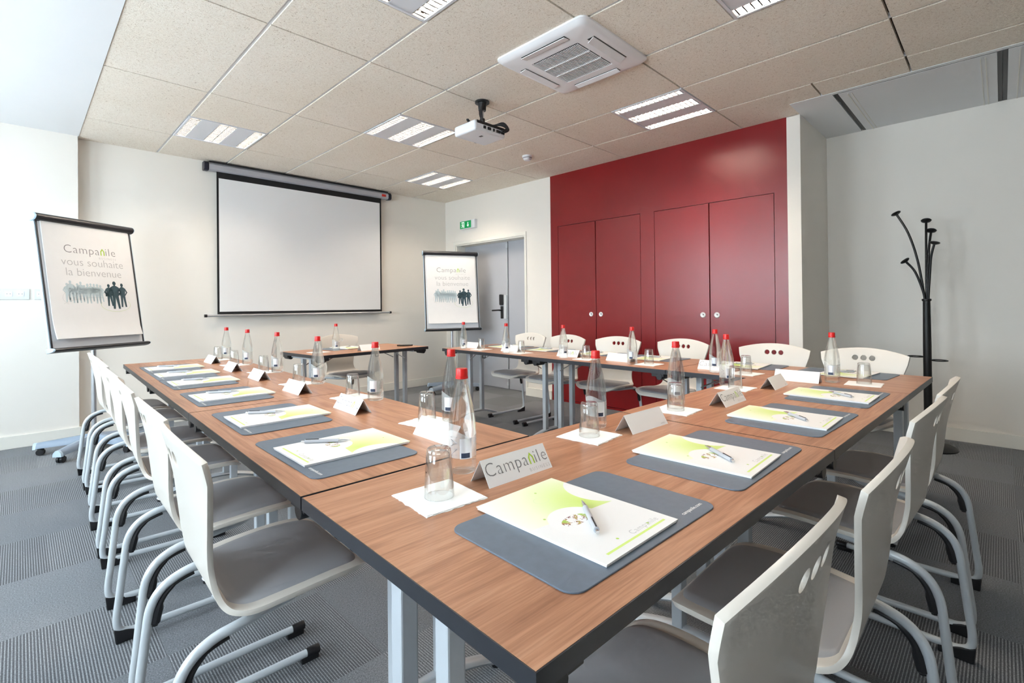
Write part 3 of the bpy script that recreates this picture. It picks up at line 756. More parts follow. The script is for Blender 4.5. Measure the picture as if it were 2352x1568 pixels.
# ------------------------------------------------------------------ chairs (local +X is the sitter's forward direction)
def make_chair():
    o = thing('conference_chair', '', 'chair')
    ctrl = [(0.228, 0.425, 0.13), (0.222, 0.437, 0.165), (0.205, 0.449, 0.192), (0.17, 0.456, 0.207), (0.10, 0.458, 0.214), (0.0, 0.453, 0.214), (-0.05, 0.449, 0.209), (-0.080, 0.450, 0.200), (-0.105, 0.458, 0.186), (-0.121, 0.476, 0.170), (-0.131, 0.506, 0.158), (-0.138, 0.546, 0.154), (-0.146, 0.60, 0.166), (-0.156, 0.66, 0.187), (-0.170, 0.73, 0.208), (-0.186, 0.80, 0.225), (-0.200, 0.852, 0.233)]
    rows = cr(ctrl, 4); nc = 25
    def surf(xx, zz, hw, c):
        y = hw*c
        wb = max(0.0, min(1.0, (zz-0.56)/0.24)); k = (y/0.23)**2
        return (xx+0.034*k*wb, y, zz-0.036*k*wb*wb)
    mb = MB(); vs = [surf(a, b_, hw, -1+2*j/(nc-1)) for (a, b_, hw) in rows for j in range(nc)]
    mb.add(vs, [(i*nc+j, i*nc+j+1, (i+1)*nc+j+1, (i+1)*nc+j) for i in range(len(rows)-1) for j in range(nc-1)])
    sh = mb.build('shell', 'shell', o)
    md = sh.modifiers.new('s', 'SOLIDIFY'); md.thickness = 0.012; md.offset = -1 if False else 1
    cut = MB()
    for y in (-0.0445, 0, 0.0445): cut.cyl((-0.3, y, 0.793), (-0.1, y, 0.793), 0.0165, 20)
    co = cut.build('cutter', 'shell')
    bo = sh.modifiers.new('b', 'BOOLEAN'); bo.operation = 'DIFFERENCE'; bo.object = co; bo.solver = 'EXACT'
    bv = sh.modifiers.new('v', 'BEVEL'); bv.width = 0.0025; bv.segments = 2; bv.limit_method = 'ANGLE'; bv.angle_limit = R(50)
    bake(sh); bpy.data.objects.remove(co)
    for p in sh.data.polygons: p.use_smooth = True
    bm = bmesh.new(); bm.from_mesh(sh.data)
    for e in bm.edges: e.smooth = not (len(e.link_faces) == 2 and e.calc_face_angle(0) > R(38))
    bm.to_mesh(sh.data); bm.free()
    # upholstered pad
    prow = [r for r in cr([(0.221, 0.445, 0.13), (0.20, 0.455, 0.175), (0.16, 0.4605, 0.192), (0.08, 0.4625, 0.196), (0.0, 0.457, 0.195), (-0.05, 0.453, 0.189), (-0.080, 0.454, 0.176), (-0.103, 0.462, 0.148)], 4)]
    n = len(prow); pv = []; pf = []; m_ = 21
    for i, (a, b_, hw) in enumerate(prow):
        for j in range(m_):
            c_ = -1+2*j/(m_-1); t_ = i/(n-1)
            e = min(1.0, (1-abs(c_))/0.16, t_/0.10, (1-t_)/0.12); e = max(0.0, e); lift = 0.014*math.sqrt(1-(1-e)**2)+0.004
            pv.append((a, hw*c_, b_+lift-0.004))
    off = len(pv)
    pf += [(i*m_+j, i*m_+j+1, (i+1)*m_+j+1, (i+1)*m_+j) for i in range(n-1) for j in range(m_-1)]
    MB().add(pv, pf).build('seat_pad', 'pad', o, angle=60)
    r_ = 0.0115
    for sy in (-1, 1):
        Y = 0.185*sy
        path = cr([(0.01, Y*0.86, 0.428), (-0.08, Y*0.99, 0.427), (-0.135, Y, 0.418), (-0.178, Y*1.01, 0.393), (-0.203, Y*1.02, 0.350), (-0.213, Y*1.03, 0.28), (-0.226, Y*1.06, 0.16), (-0.234, Y*1.07, 0.085), (-0.228, Y*1.07, 0.046), (-0.200, Y*1.07, 0.0305), (-0.15, Y*1.07, 0.0285), (0.05, Y*1.07, 0.0275), (0.225, Y*1.07, 0.0265)], 5)
        lg = MB().tube(path, r_, 12).build('leg', 'leg', o)
        gl = MB(); gl.add([(-0.238, Y*1.07-0.014, 0.0), (-0.238, Y*1.07+0.014, 0.0), (-0.15, Y*1.07-0.010, 0.0), (-0.15, Y*1.07+0.010, 0.0), (-0.243, Y*1.07-0.014, 0.05), (-0.243, Y*1.07+0.014, 0.05), (-0.15, Y*1.07-0.010, 0.024), (-0.15, Y*1.07+0.010, 0.024)],
                              [(0, 2, 3, 1), (4, 5, 7, 6), (0, 1, 5, 4), (2, 6, 7, 3), (0, 4, 6, 2), (1, 3, 7, 5)])
        gl.build('rear_glide', 'black', lg, bevel=0.004)
        fc = MB(); fc.cyl((0.205, Y*1.07, 0.0265), (0.246, Y*1.07, 0.0262), 0.0145, 14); fc.box((0.215, Y*1.07, 0.009), (0.055, 0.020, 0.018)); fc.build('front_cap', 'black', lg, bevel=0.003)
        bf = MB(); bp = cr([(-0.105, Y, 0.410), (-0.150, Y, 0.396), (-0.178, Y*1.01, 0.365), (-0.191, Y*1.02, 0.320), (-0.194, Y*1.02, 0.300)], 4)
        bf.tube(bp, [0.006]*5+[0.008]*5+[0.012]*5+[0.008]*(len(bp)-15), 8); bf.build('buffer', 'black', lg)
        MB().box((0.02, sy*0.155, 0.4405), (0.032, 0.030, 0.014)).build('spacer', 'leg', o, bevel=0.002)
    ct = MB().tube(cr([(0.01, -0.159, 0.428), (0.07, -0.135, 0.428), (0.12, -0.075, 0.428), (0.135, 0, 0.428), (0.12, 0.075, 0.428), (0.07, 0.135, 0.428), (0.01, 0.159, 0.428)], 5), r_, 12).build('cross_tube', 'leg', o)
    return o
ORD = ['first', 'second', 'third', 'fourth', 'fifth', 'sixth']
LC = [1.04, 1.585, 2.24, 2.775, 3.445, 3.95]       # chairs along the left row
RC = [0.34, 0.845, 1.53, 2.07]                    # front row, nearest the camera
FC = [0.36, 0.872, 1.60, 2.16, 2.712, 3.23]         # far row by the red cupboards
def where(row, i):
    if row == 'L': return 'left table row, %s from the near corner' % ORD[i]
    if row == 'B': return 'front table row, %s from the near corner' % ORD[i]
    if row == 'F': return 'far table row, %s from the coat stand' % ORD[i]
    return 'the lone table below the screen'
CG = 'beige shell chairs around the tables'
def chair(row, i, loc, rz): instance('chair', make_chair, 'beige shell chair at %s' % where(row, i), loc, rz, CG)
for i, v_ in enumerate(LC): chair('L', i, P((0.0, 0.005, 0.0, -0.005, 0.0, -0.015)[i], v_), ANG+R((0, 1, -1, 1, 0, 2)[i]))
for i, u_ in enumerate(RC): chair('B', i, P(u_, (0.0, -0.015, 0.0, 0.01)[i]), ANG+R(90+(0, 2, -1, 1)[i]))
for i, v_ in enumerate(FC): chair('F', i, P((3.12, 3.14, 3.20, 3.13, 3.07, 3.09)[i], v_), ANG+R(180+(-3, 2, -4, 3, -4, -3)[i]))
chair('P', 0, (2.02, -1.12, 0), R(-90+6))

# ------------------------------------------------------------------ place settings
def make_mat():
    o = thing('desk_mat', '', 'desk mat')
    w_, d_, r_ = 0.2275, 0.15, 0.028; pts = []
    for (cx, cy, a0) in ((w_-r_, d_-r_, 0), (-w_+r_, d_-r_, 90), (-w_+r_, -d_+r_, 180), (w_-r_, -d_+r_, 270)):
        for k in range(7): a = R(a0+15*k); pts.append((cx+r_*math.cos(a), cy+r_*math.sin(a)))
    MB().prism(pts, 0, 0.003).build('sheet', 'mat', o, bevel=0.0007, bseg=1)
    me, a, b = text_mesh('campanile.com', 0.0128, 0.0001, 1.0)
    MB().mesh(me, Matrix.Translation((0.207-b, -0.126, 0.0032))).build('lettering', 'paper', o, smooth=False)
    return o
def make_pad():
    o = thing('notepad', '', 'notepad')
    vs = []; nx, ny = 6, 10; fs = []
    MB().bb(-0.1125, 0.1125, -0.155, 0.155, 0.0, 0.0042).build('pages', 'paper', o)
    MB().bb(-0.114, 0.114, -0.157, 0.157, 0.0043, 0.0056).build('cover', 'cover', o)
    mb = MB(); me, a, b = text_mesh('Campanile', 0.019, -0.0002, 1.1)
    mb.mesh(me, Matrix.Translation((0.09-b, -0.131, 0.0058))); mb.build('lettering', 'inklight', o, smooth=False)
    return o
def make_pen():
    o = thing('ballpoint_pen', '', 'pen')       # lies along local Y, tip at +Y
    r_ = 0.0055
    MB().tube([(0, -0.062, r_), (0, -0.02, r_), (0, 0.035, r_)], [r_, r_, r_], 12).build('barrel', 'silver', o)
    MB().tube([(0, 0.035, r_), (0, 0.055, r_), (0, 0.066, r_), (0, 0.070, r_)], [r_, 0.0036, 0.0014, 0.0008], 12).build('tip', 'chrome', o)
    MB().tube([(0, -0.062, r_), (0, -0.072, r_)], [0.0034, 0.0034], 12).build('push_button', 'chrome', o)
    MB().bb(-0.0012, 0.0012, -0.060, -0.022, 2*r_-0.0006, 2*r_+0.0014).build('clip', 'black', o, bevel=0.0004)
    return o
def make_napkin():
    o = thing('napkin', '', 'napkin')
    rnd = random.Random(3); mb = MB(); n = 16
    for k in range(3):
        s_ = 0.075-0.001*k; pts = []
        for e in range(4):
            for q in range(n):
                t_ = -1+2*q/n; j = rnd.uniform(-0.0022, 0.0022) if e in (0, 3) else rnd.uniform(-0.0005, 0.0005)
                c_ = [(t_*s_, -s_+j), (s_+j, t_*s_), (-t_*s_, s_+j), (-s_+j, -t_*s_)][e]; pts.append(c_)
        mb.prism(pts, 0.0009*k+0.0001*k, 0.0009*(k+1))
    mb.build('paper_sheet', 'napkin', o, smooth=False)
    return o
def make_glass():
    o = thing('drinking_glass', '', 'glass')
    prof = [(0.0325, 0.0), (0.0318, 0.02), (0.0285, 0.07), (0.0265, 0.095), (0.0255, 0.1015), (0.023, 0.104), (0.004, 0.1035),
            (0.004, 0.0945), (0.0205, 0.0945), (0.0235, 0.091), (0.0262, 0.07), (0.0298, 0.02), (0.0306, 0.0)]
    MB().lathe(prof, 36, close=True).build('tumbler', 'glass', o, angle=50)
    return o
def cyl_patch(mb, r_, a0, a1, z0, z1, mi=0, n=14, ztop=None):
    vs = []
    for k in range(n+1):
        a = a0+(a1-a0)*k/n; zt = z1 if ztop is None else ztop(k/n)
        vs += [(r_*math.cos(a), r_*math.sin(a), z0), (r_*math.cos(a), r_*math.sin(a), zt)]
    mb.add(vs, [(2*k, 2*k+2, 2*k+3, 2*k+1) for k in range(n)], mi)
def make_bottle():
    o = thing('water_bottle', '', 'bottle')
    prof = [(0.0, 0.006), (0.020, 0.004), (0.027, 0.0), (0.031, 0.001), (0.0338, 0.006), (0.0342, 0.02), (0.0342, 0.075), (0.0342, 0.110), (0.0335, 0.124), (0.0312, 0.142), (0.0270, 0.165), (0.0222, 0.188), (0.0182, 0.206), (0.0150, 0.220), (0.0136, 0.230), (0.0132, 0.252), (0.0, 0.252)]
    prof = cr(prof[2:-1], 3)
    MB().lathe([(0.0005, 0.005)]+prof+[(0.0005, 0.252)], 32).build('glass_body', 'bottle', o, angle=60)
    c_ = MB(); cp = [(0.0146, 0.230), (0.0158, 0.2305), (0.0158, 0.2355), (0.0147, 0.236), (0.0147, 0.2515), (0.0138, 0.2555), (0.0005, 0.256)]
    c_.lathe(cp, 28); c_.build('cap', 'redcap', o)
    r_ = 0.03445
    sl = MB(); cyl_patch(sl, r_, R(-105), R(105), 0.040, 0.11, 0, 40, lambda k: 0.098+0.010*math.sin(PI*k*2.2)); sv = sl.build('sleeve', 'sleeve', o)
    lb = MB(); cyl_patch(lb, r_+0.0003, R(-26), R(26), 0.039, 0.088); l = lb.build('label', 'label', o); l['label'] = 'silver label'
    nb = MB(); cyl_patch(nb, r_+0.0006, R(-20), R(16), 0.041, 0.053); nb.build('label_band', 'navy', l)
    tx = MB()
    for (ang, size, body, off) in ((R(-52), 0.030, 'IAN', 0.0), (R(58), 0.026, 'IAN', 0.0)):
        me, a, b = text_mesh(body, size, -size*0.012)
        for v in me.vertices:
            h = (v.co.y-size*0.35); zz = 0.092-(v.co.x-a); th = ang+h/r_; v.co = ((r_+0.0009)*math.cos(th), (r_+0.0009)*math.sin(th), zz)
        tx.mesh(me)
    lt = tx.build('lettering', 'ink', sv, smooth=False)
    return o
def make_card(kind):
    def f():
        o = thing('name_card', '', 'name card')
        W_, h_, d_ = 0.21, 0.055, 0.034; tk = 0.0006
        mb = MB()
        for s_ in (-1, 1):
            mb.add([(-W_/2, s_*d_, 0), (W_/2, s_*d_, 0), (W_/2, 0, h_), (-W_/2, 0, h_), (-W_/2, s_*(d_-0.0012), 0), (W_/2, s_*(d_-0.0012), 0), (W_/2, 0, h_-0.0012), (-W_/2, 0, h_-0.0012)],
                   [(0, 1, 2, 3), (7, 6, 5, 4), (0, 3, 7, 4), (1, 5, 6, 2), (0, 4, 5, 1)])
        mb.build('card', 'paper', o, smooth=False)
        sl = math.atan2(h_, d_); fl = math.hypot(h_, d_)
        base_ = Matrix.Translation((0, -d_, 0)) @ Matrix.Rotation(sl, 4, 'X')
        if kind == 'blank':    # the face towards the sitter's side stays blank, only the small line in the corner
            tx = MB(); me, a, b = text_mesh('BUSINESS', 0.006, 0)
            tx.mesh(me, base_ @ Matrix.Translation((0.09-b, 0.006, 0.0004))); tx.build('lettering', 'inklight', o, smooth=False)
        else:
            tx = MB(); logo(tx, 0.046, base_ @ Matrix.Translation((0.0, fl*0.36, 0.0004)))
            tx.build('lettering', ['ink', 'green', 'inklight'], o, smooth=False)
        return o
    return f
def spot(row, c_, X, Y):
    if row == 'B': p = P(c_+X, Y); a = ANG
    elif row == 'L': p = P(Y, c_-X); a = ANG-PI/2
    elif row == 'F': p = P(3.11-Y, c_+X); a = ANG+PI/2
    else:
        a = PA+PI; q = Vector((math.cos(a), math.sin(a))); r2 = Vector((-q.y, q.x)); e = PT-r2*0.353
        pp = e+q*(X)+r2*Y; p = (pp.x, pp.y, 0)
    return p, a
def put(key, maker, label, group, row, c_, X, Y, z, rot=0.0):
    p, a = spot(row, c_, X, Y)
    return instance(key, maker, label, (p[0], p[1], z), a+rot, group)
def setting(row, i, cm, mat_, pad, pen, nap, glass_, bottle, card, cardkind, jit=0):
    w_ = where(row, i); g = {'L': 'left row', 'B': 'front row', 'F': 'far row', 'P': 'presenter table'}[row]
    put('mat', make_mat, 'grey desk mat on %s' % w_, 'desk mats on the tables', row, cm, mat_[0], mat_[1], TZ+0.0001, R(mat_[2]))
    put('pad', make_pad, 'green and white notepad on %s' % w_, 'notepads on the desk mats', row, cm, pad[0], pad[1], TZ+0.0033, R(pad[2]))
    put('pen', make_pen, 'silver pen on notepad, %s' % w_, 'pens on the notepads', row, cm, pen[0], pen[1], TZ+0.0090, R(pen[2]))
    put('nap', make_napkin, 'white paper napkin under a glass, %s' % w_, 'napkins under the glasses', row, cm, nap[0], nap[1], TZ, R(nap[2]))
    put('glass', make_glass, 'upturned clear drinking glass on %s' % w_, 'upturned glasses', row, cm, glass_[0], glass_[1], TZ+0.0028)
    b = put('bottle', make_bottle, 'red capped water bottle on %s' % w_, 'water bottles', row, cm, bottle[0], bottle[1], TZ)
    d = CAM-Vector(b.location); b.rotation_euler = (0, 0, math.atan2(d.y, d.x)+R(bottle[2]))
    put('card_'+cardkind, make_card(cardkind), '%s folded card on %s' % ('white' if cardkind == 'blank' else 'white logo', w_), 'folded cards', row, cm, card[0], card[1], TZ, R(card[2]))
PADX = -0.022
# front row
B = [(0.367, (-0.150, 0.500), (-0.010, 0.600, 15), (0.063, 0.493, 0), 'logo'),
     (0.920, (-0.085, 0.575), (0.030, 0.635, 25), (0.130, 0.520, -1), 'blank'),
     (1.530, (-0.165, 0.570), (-0.040, 0.635, 10), (0.120, 0.490, 1), 'logo'),
     (2.115, (-0.098, 0.612), (-0.035, 0.680, 20), (0.075, 0.495, 3), 'blank')]
for i, (c_, gl, bo, ca_, kd) in enumerate(B):
    setting('B', i, c_, (0, 0.210, (0, 1, -1, 0)[i]), (PADX, 0.232, (1, 3, 2, 1)[i]), (PADX+0.002, 0.196, (-40, -36, -42, -38)[i]), (gl[0], gl[1], (-3, 6, 4, 2)[i]), gl, bo, ca_, kd)
# left row
Lr = [(1.02, (-0.085, 0.585), (-0.040, 0.660, -20), (0.130, 0.492, 0), 'blank'),
      (1.585, (-0.165, 0.610), (-0.035, 0.655, -18), (0.095, 0.484, -1), 'logo'),
      (2.225, (-0.125, 0.585), (-0.040, 0.655, -15), (0.135, 0.484, 1), 'blank'),
      (2.82, (-0.185, 0.600), (-0.110, 0.660, -15), (0.115, 0.488, 0), 'logo'),
      (3.28, (-0.310, 0.575), (-0.280, 0.655, -15), (0.020, 0.486, 0), 'blank'),
      (3.71, (-0.380, 0.580), (-0.440, 0.655, -15), (-0.185, 0.500, 2), 'blank')]
for i, (c_, gl, bo, ca_, kd) in enumerate(Lr):
    setting('L', i, c_, (0, 0.207, (1, 0, 0, 1, 0, 0)[i]), (PADX+0.03, 0.232, (1, 0, 1, 0, 1, 1)[i]), (-0.045, 0.205, (-37, -35, -30, -28, -22, -34)[i]), (gl[0]+0.01, gl[1], (12, 10, 14, 8, 6, 9)[i]), gl, bo, ca_, kd)
# far row (sitters on the cupboard side)
Fr = [(0.37, (-0.165, 0.545), (-0.035, 0.572, -10), (0.105, 0.648, 182), 'blank'),
      (0.93, (-0.160, 0.560), (0.000, 0.605, -10), (0.045, 0.495, 180), 'logo'),
      (1.60, (-0.180, 0.535), (-0.090, 0.600, -12), (0.080, 0.495, 178), 'blank'),
      (2.13, (-0.190, 0.560), (0.000, 0.600, 30), (0.030, 0.495, 181), 'logo'),
      (2.70, (-0.050, 0.550), (0.070, 0.615, 10), (0.130, 0.500, 180), 'blank'),
      (3.22, (-0.045, 0.560), (0.175, 0.600, 10), (0.170, 0.495, 180), 'blank')]
for i, (c_, gl, bo, ca_, kd) in enumerate(Fr):
    setting('F', i, c_, (0, 0.170, (-3, 2, -2, 3, 2, -2)[i]), (PADX, 0.205, (-4, 5, 6, -5, 8, -8)[i]), (0.01, 0.19, (-55, -60, -48, -50, -62, -45)[i]), (gl[0], gl[1], (5, -4, 3, 6, -3, 4)[i]), gl, bo, ca_, kd)
# presenter
setting('P', 0, 0, (0.03, 0.17, 2), (0.0, 0.19, 4), (0.0, 0.18, -50), (0.42, 0.38, 5), (0.42, 0.38), (0.24, 0.37, 10), (0.01, 0.56, 181), 'blank')
for k, (dx, dy, rz, lab) in enumerate(((0, 0, 62, 'upper'), (0.012, -0.03, 70, 'lower'))):
    o = thing('marker_pen', 'black marker pen with %s on the lone table' % ('red cap end' if k == 0 else 'black cap, beside the red ended one'), 'marker', (2.455+dx, -1.50+dy, TZ), R(rz), 'marker pens')
    MB().cyl((0, -0.06, 0.008), (0, 0.03, 0.008), 0.008, 12).build('barrel', 'markerbody', o)
    MB().cyl((0, 0.03, 0.008), (0, 0.068, 0.008), 0.0088, 12, r2=0.0075).build('cap', 'markerbody', o)
    MB().cyl((0, -0.068, 0.008), (0, -0.06, 0.008), 0.007, 12).build('end_plug', 'redbadge' if k == 0 else 'markerbody', o)

# ------------------------------------------------------------------ flip charts
def figure(mb, x, y, h, mi, z, arms=0, wide=1.0, lean=0.0):
    s_ = h; q = lambda a, b_: (x+(a*wide+lean*b_)*s_, y+b_*s_, z)
    n = 10; mb.add([q(0.065*math.cos(2*PI*k/n), 0.925+0.075*math.sin(2*PI*k/n)) for k in range(n)], [tuple(range(n))], mi)
    mb.add([q(-0.03, 0.83), q(0.03, 0.83), q(0.03, 0.88), q(-0.03, 0.88)], [(0, 1, 2, 3)], mi)
    mb.add([q(-0.15, 0.78), q(-0.05, 0.84), q(0.05, 0.84), q(0.15, 0.78), q(0.11, 0.48), q(-0.11, 0.48)], [(0, 1, 2, 3, 4, 5)], mi)
    mb.add([q(-0.11, 0.49), q(0.01, 0.49), q(-0.05, 0.0), q(-0.12, 0.0)], [(0, 1, 2, 3)], mi)
    mb.add([q(-0.01, 0.49), q(0.11, 0.49), q(0.14, 0.0), q(0.07, 0.0)], [(0, 1, 2, 3)], mi)
    for e in (-1, 1):
        mb.add([q(e*0.15, 0.78), q(e*0.11, 0.72), q(e*0.19, 0.60), q(e*0.24, 0.62)], [(0, 1, 2, 3)], mi)
        mb.add([q(e*0.24, 0.62), q(e*0.19, 0.64), q(e*0.09, 0.50), q(e*0.12, 0.47)], [(0, 1, 2, 3)], mi)
def flip_chart(label, pos, th, tilt, w_, h_, zb, feet_rot):
    """pos: middle of the board's lower edge; the board faces local -Y"""
    o = thing('flip_chart', label, 'flip chart', (pos[0], pos[1], 0), th, 'flip charts beside the screen')
    TM = Matrix.Translation((0, 0, zb)) @ Matrix.Rotation(-tilt, 4, 'X')
    def tf(ob): ob.matrix_local = TM.copy(); return ob
    a = w_/2
    bd = tf(MB().bb(-a+0.012, a-0.012, 0.0, 0.016, 0.015, h_-0.02).build('board', 'board', o))
    for sx in (-1, 1): tf(MB().bb(sx*(a-0.013), sx*(a-0.001), -0.004, 0.022, 0.02, h_-0.02).build('side_rail', 'flipbar', o, bevel=0.002))
    for sx in (-1, 1): tf(MB().bb(sx*(a-0.001), sx*(a+0.006), 0.0, 0.022, 0.02, h_-0.02).build('rail_trim', 'flipcap', o))
    def bar(z, ry, rz, name):
        pr = [(0.022, -rz), (0.022, rz)]+[(0.0-ry*math.sin(PI*k/8)*1.0, rz*math.cos(PI*k/8)) for k in range(9)]
        n = len(pr); m_ = MB(); vs = [(-a-0.012, y, z+q) for (y, q) in pr]+[(a+0.012, y, z+q) for (y, q) in pr]
        m_.add(vs, [tuple(range(n)), tuple(range(n, 2*n))[::-1]]+[(i, (i+1) % n, n+(i+1) % n, n+i) for i in range(n)])
        c_ = tf(m_.build(name, 'flipbar', o, angle=30))
        for sx in (-1, 1):
            e = MB(); vs = [(sx*(a+0.0122), y*1.04, z+q*1.04) for (y, q) in pr]+[(sx*(a+0.020), y*0.9, z+q*0.9) for (y, q) in pr]
            e.add(vs, [tuple(range(n)), tuple(range(n, 2*n))[::-1]]+[(i, (i+1) % n, n+(i+1) % n, n+i) for i in range(n)])
            e.build('end_cap', 'flipcap', c_, angle=30)
    bar(h_-0.012, 0.040, 0.030, 'clamp_bar'); bar(0.014, 0.055, 0.018, 'pen_tray')
    MB().bb(-0.012, 0.012, -0.046, -0.036, h_-0.050, h_-0.042)
    # paper block: hangs from the bar, bottom curls forward a little
    pv = []; pf = []; n = 22; zt, zl = h_-0.035, 0.095; pa = a-0.030
    for k in range(n+1):
        t_ = k/n; z = zt+(zl-zt)*t_; y = -0.012-0.022*max(0, (t_-0.80)/0.2)**2
        pv += [(-pa, y, z), (pa, y, z), (-pa, y+0.009, z), (pa, y+0.009, z)]
    for k in range(n):
        i = 4*k; pf += [(i, i+4, i+5, i+1), (i+2, i+3, i+7, i+6), (i, i+2, i+6, i+4), (i+1, i+5, i+7, i+3)]
    pf += [(0, 1, 3, 2), (4*n, 4*n+2, 4*n+3, 4*n+1)]
    pp = tf(MB().add(pv, pf).build('paper_block', 'paper', o, angle=60))
    pr = MB(); F = Matrix(((1, 0, 0, 0), (0, 0, -1, -0.0128), (0, 1, 0, 0), (0, 0, 0, 1)))
    hh = zt-zl
    logo(pr, 0.092*w_/0.73, F @ Matrix.Translation((-0.0, zt-0.255*hh, 0)), True, 1, 0, 2)
    pr.build('logo', ['ink', 'green', 'inklight'], pp, smooth=False); pr = MB()
    for body, yy in (('vous souhaite', 0.365), ('la bienvenue', 0.455)):
        me, x0, x1 = text_mesh(body, 0.088*w_/0.73, -0.0012, 1.0); pr.mesh(me, F @ Matrix.Translation((-(x0+x1)/2+0.012, zt-yy*hh, 0)), 3); pr.build('lettering', ['ink', 'green', 'inklight', 'inklight'], pp, smooth=False); pr = MB()
    yb = zt-0.70*hh; fz = 0.0
    lay = MB()
    for k in range(11): figure(lay, -0.215+0.0255*k, yb+0.012*math.sin(k*1.9)+0.012, 0.150+0.012*math.sin(k*2.3), 4, 0.0, wide=0.95)
    for (xx, hgt, dy, wd) in ((0.108, 0.185, -0.020, 0.95), (0.158, 0.235, -0.045, 1.0), (0.222, 0.205, -0.030, 0.9)): figure(lay, xx, yb+dy, hgt, 5, 0.0004, wide=wd)
    lay.add([(0.075, yb+0.06, 0.0004), (0.105, yb+0.06, 0.0004), (0.105, yb+0.095, 0.0004), (0.075, yb+0.095, 0.0004)], [(0, 1, 2, 3)], 5)
    def arc(cx, cy, ax, ay, a0, a1, mi, wl=0.0012):
        n_ = 40; vs = []
        for k in range(n_+1):
            q = R(a0+(a1-a0)*k/n_); vs += [(cx+ax*math.cos(q), cy+ay*math.sin(q), 0.0002), (cx+(ax-wl)*math.cos(q), cy+(ay-wl)*math.sin(q), 0.0002)]
        lay.add(vs, [(2*k, 2*k+1, 2*k+3, 2*k+2) for k in range(n_)], mi)
    arc(0.155, yb-0.010, 0.125, 0.058, -200, 30, 1); arc(-0.16, yb+0.045, 0.095, 0.06, 120, 235, 2); arc(0.0, yb-0.10, 0.33, 0.15, 80, 140, 2)
    lay.v = [tuple(F @ Vector(p)) for p in lay.v]
    lay.build('silhouettes', ['ink', 'green', 'inklight', 'inklight', 'tealpale', 'teal'], pp, smooth=False)
    # stand
    yp = 0.085
    MB().cyl((0, yp, 0.12), (0, yp, zb+0.25), 0.0175, 18).build('pole', 'alu', o)
    MB().box((0, yp-0.02, zb+0.22), (0.10, 0.05, 0.10)).build('tilt_joint', 'flipgrey', o, bevel=0.01)
    MB().lathe([(0.055, 0.075), (0.055, 0.115), (0.035, 0.14), (0.022, 0.15)], 24, (0, yp, 0)).build('hub', 'flipgrey', o)
    for k in range(5):
        an = feet_rot+2*PI*k/5-th; d = Vector((math.cos(an), math.sin(an), 0)); s_ = Vector((-d.y, d.x, 0)); c0 = Vector((0, yp, 0))
        vs = []
        for (rr, z0_, z1_, hw) in ((0.03, 0.075, 0.135, 0.040), (0.30, 0.060, 0.105, 0.034), (0.355, 0.057, 0.098, 0.032)):
            for (wf, z_) in ((1.0, z0_), (0.9, (z0_+z1_)/2), (0.35, z1_), (-0.35, z1_), (-0.9, (z0_+z1_)/2), (-1.0, z0_)): q = c0+d*rr+s_*(hw*wf); vs.append((q.x, q.y, z_))
        fs = [(6*i+j, 6*i+(j+1) % 6, 6*(i+1)+(j+1) % 6, 6*(i+1)+j) for i in range(2) for j in range(6)]+[tuple(range(6)), tuple(range(12, 18))[::-1]]
        lg = MB().add(vs, fs).build('leg', 'flipgrey', o, angle=50)
        ev = []
        for (rr, k_) in ((0.3555, 1.0), (0.375, 0.96)):
            for (wf, z_) in ((1.0, 0.052), (0.9, 0.078), (0.35, 0.098), (-0.35, 0.098), (-0.9, 0.078), (-1.0, 0.052)): q = c0+d*rr+s_*(0.032*wf*k_); ev.append((q.x, q.y, z_))
        MB().add(ev, [(j, (j+1) % 6, 6+(j+1) % 6, 6+j) for j in range(6)]+[tuple(range(6)), tuple(range(6, 12))[::-1]]).build('leg_cap', 'flipcap', lg, angle=50)
        cw = c0+d*0.335; cm_ = MB()
        for e in (-1, 1): q = cw+s_*(e*0.012); cm_.tube([q-s_*0.009+Vector((0, 0, 0.025)), q+s_*0.009+Vector((0, 0, 0.025))], 0.025, 18)
        cm_.box((cw.x, cw.y, 0.046), (0.03, 0.03, 0.022)); cm_.build('caster', 'black', lg, bevel=0.002)
    return o
flip_chart('white flip chart on a wheeled stand in the left corner, by the sockets', (0.105, -0.735), R(33.9), R(8.8), 0.742, 1.040, 0.825, R(15))
flip_chart('white flip chart on a wheeled stand before the grey door', (3.665, -0.80), R(-24.5), R(7.4), 0.722, 1.045, 0.818, R(40))

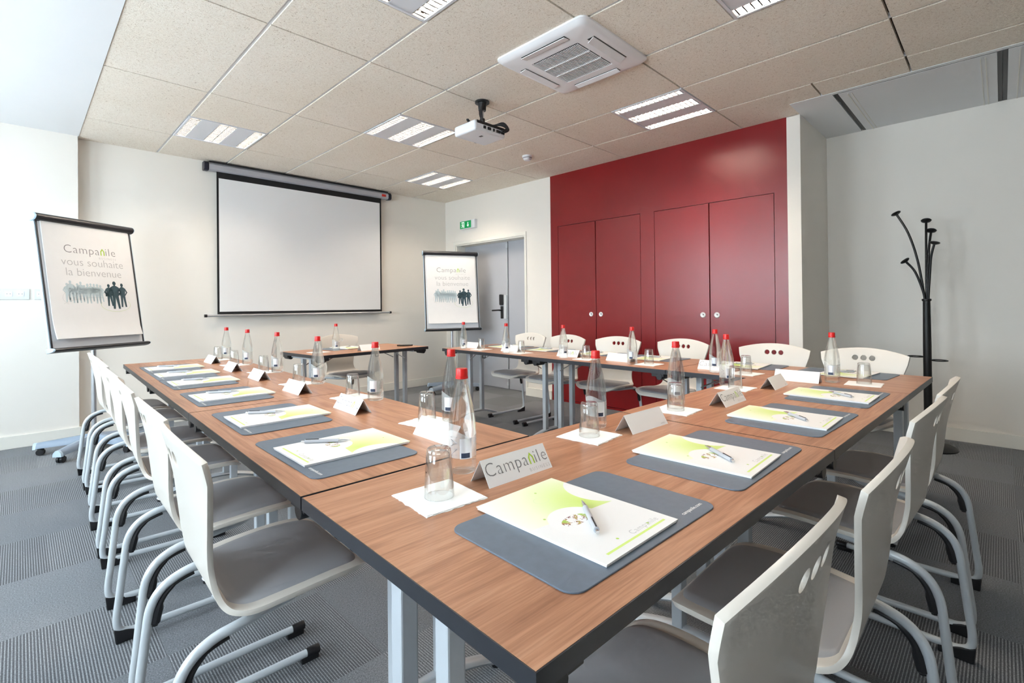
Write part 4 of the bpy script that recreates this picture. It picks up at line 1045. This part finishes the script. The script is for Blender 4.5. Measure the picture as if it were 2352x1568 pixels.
# ------------------------------------------------------------------ coat stand
cst = thing('coat_stand', 'black metal coat stand with mushroom hooks by the niche wall', 'coat stand', (4.63, -5.50, 0))
MB().lathe([(0.175, 0.0), (0.175, 0.008), (0.15, 0.028), (0.09, 0.045), (0.035, 0.055), (0.03, 0.06)], 36).build('base', 'blackmetal', cst)
MB().lathe([(0.0265, 0.05), (0.0265, 0.8), (0.0235, 1.14), (0.030, 1.146), (0.030, 1.158), (0.0235, 1.16)], 20).build('pole', 'blackmetal', cst)
# arms: direction, reach, height
lat = Vector((0.083, -0.9965, 0)); dep = Vector((0.9965, 0.083, 0))
ARMS = [(-0.177, 0.02, 1.842), (0.004, 0.12, 1.775), (0.033, 0.10, 1.690), (0.050, -0.03, 1.580), (-0.122, -0.02, 1.455), (0.012, -0.16, 1.36)]
for (l_, d_, z_) in ARMS[:5]:
    tip = lat*l_+dep*d_+Vector((0, 0, z_)); dn = (lat*l_+dep*d_); s0 = dn.normalized()*0.012
    path = cr([tuple(s0+Vector((0, 0, 1.10))), tuple(s0*1.1+Vector((0, 0, 1.18))), tuple(s0+dn*0.22+Vector((0, 0, 1.155+(z_-1.155)*0.45))), tuple(dn*0.60+Vector((0, 0, 1.155+(z_-1.155)*0.77))), tuple(tip)], 6)
    am = MB().tube(path, 0.0082, 10).build('arm', 'blackmetal', cst)
    ax = (Vector(path[-1])-Vector(path[-3])).normalized(); kb = MB(); kb.tube([tip-ax*0.004, tip+ax*0.004, tip+ax*0.012, tip+ax*0.019, tip+ax*0.022], [0.012, 0.030, 0.0345, 0.028, 0.012], 20)
    kb.build('hook_knob', 'blackmetal', am)
for sx, dz in ((-1, 0.012), (1, -0.012)):
    c0 = lat*(sx*0.070)+Vector((0, 0, 0.695+dz))
    ring_ = [tuple(c0+lat*(0.050*math.cos(2*PI*k/28))+dep*(0.055*math.sin(2*PI*k/28))) for k in range(29)]
    MB().tube(ring_, 0.0042, 8, caps=False).build('umbrella_ring', 'blackmetal', cst)
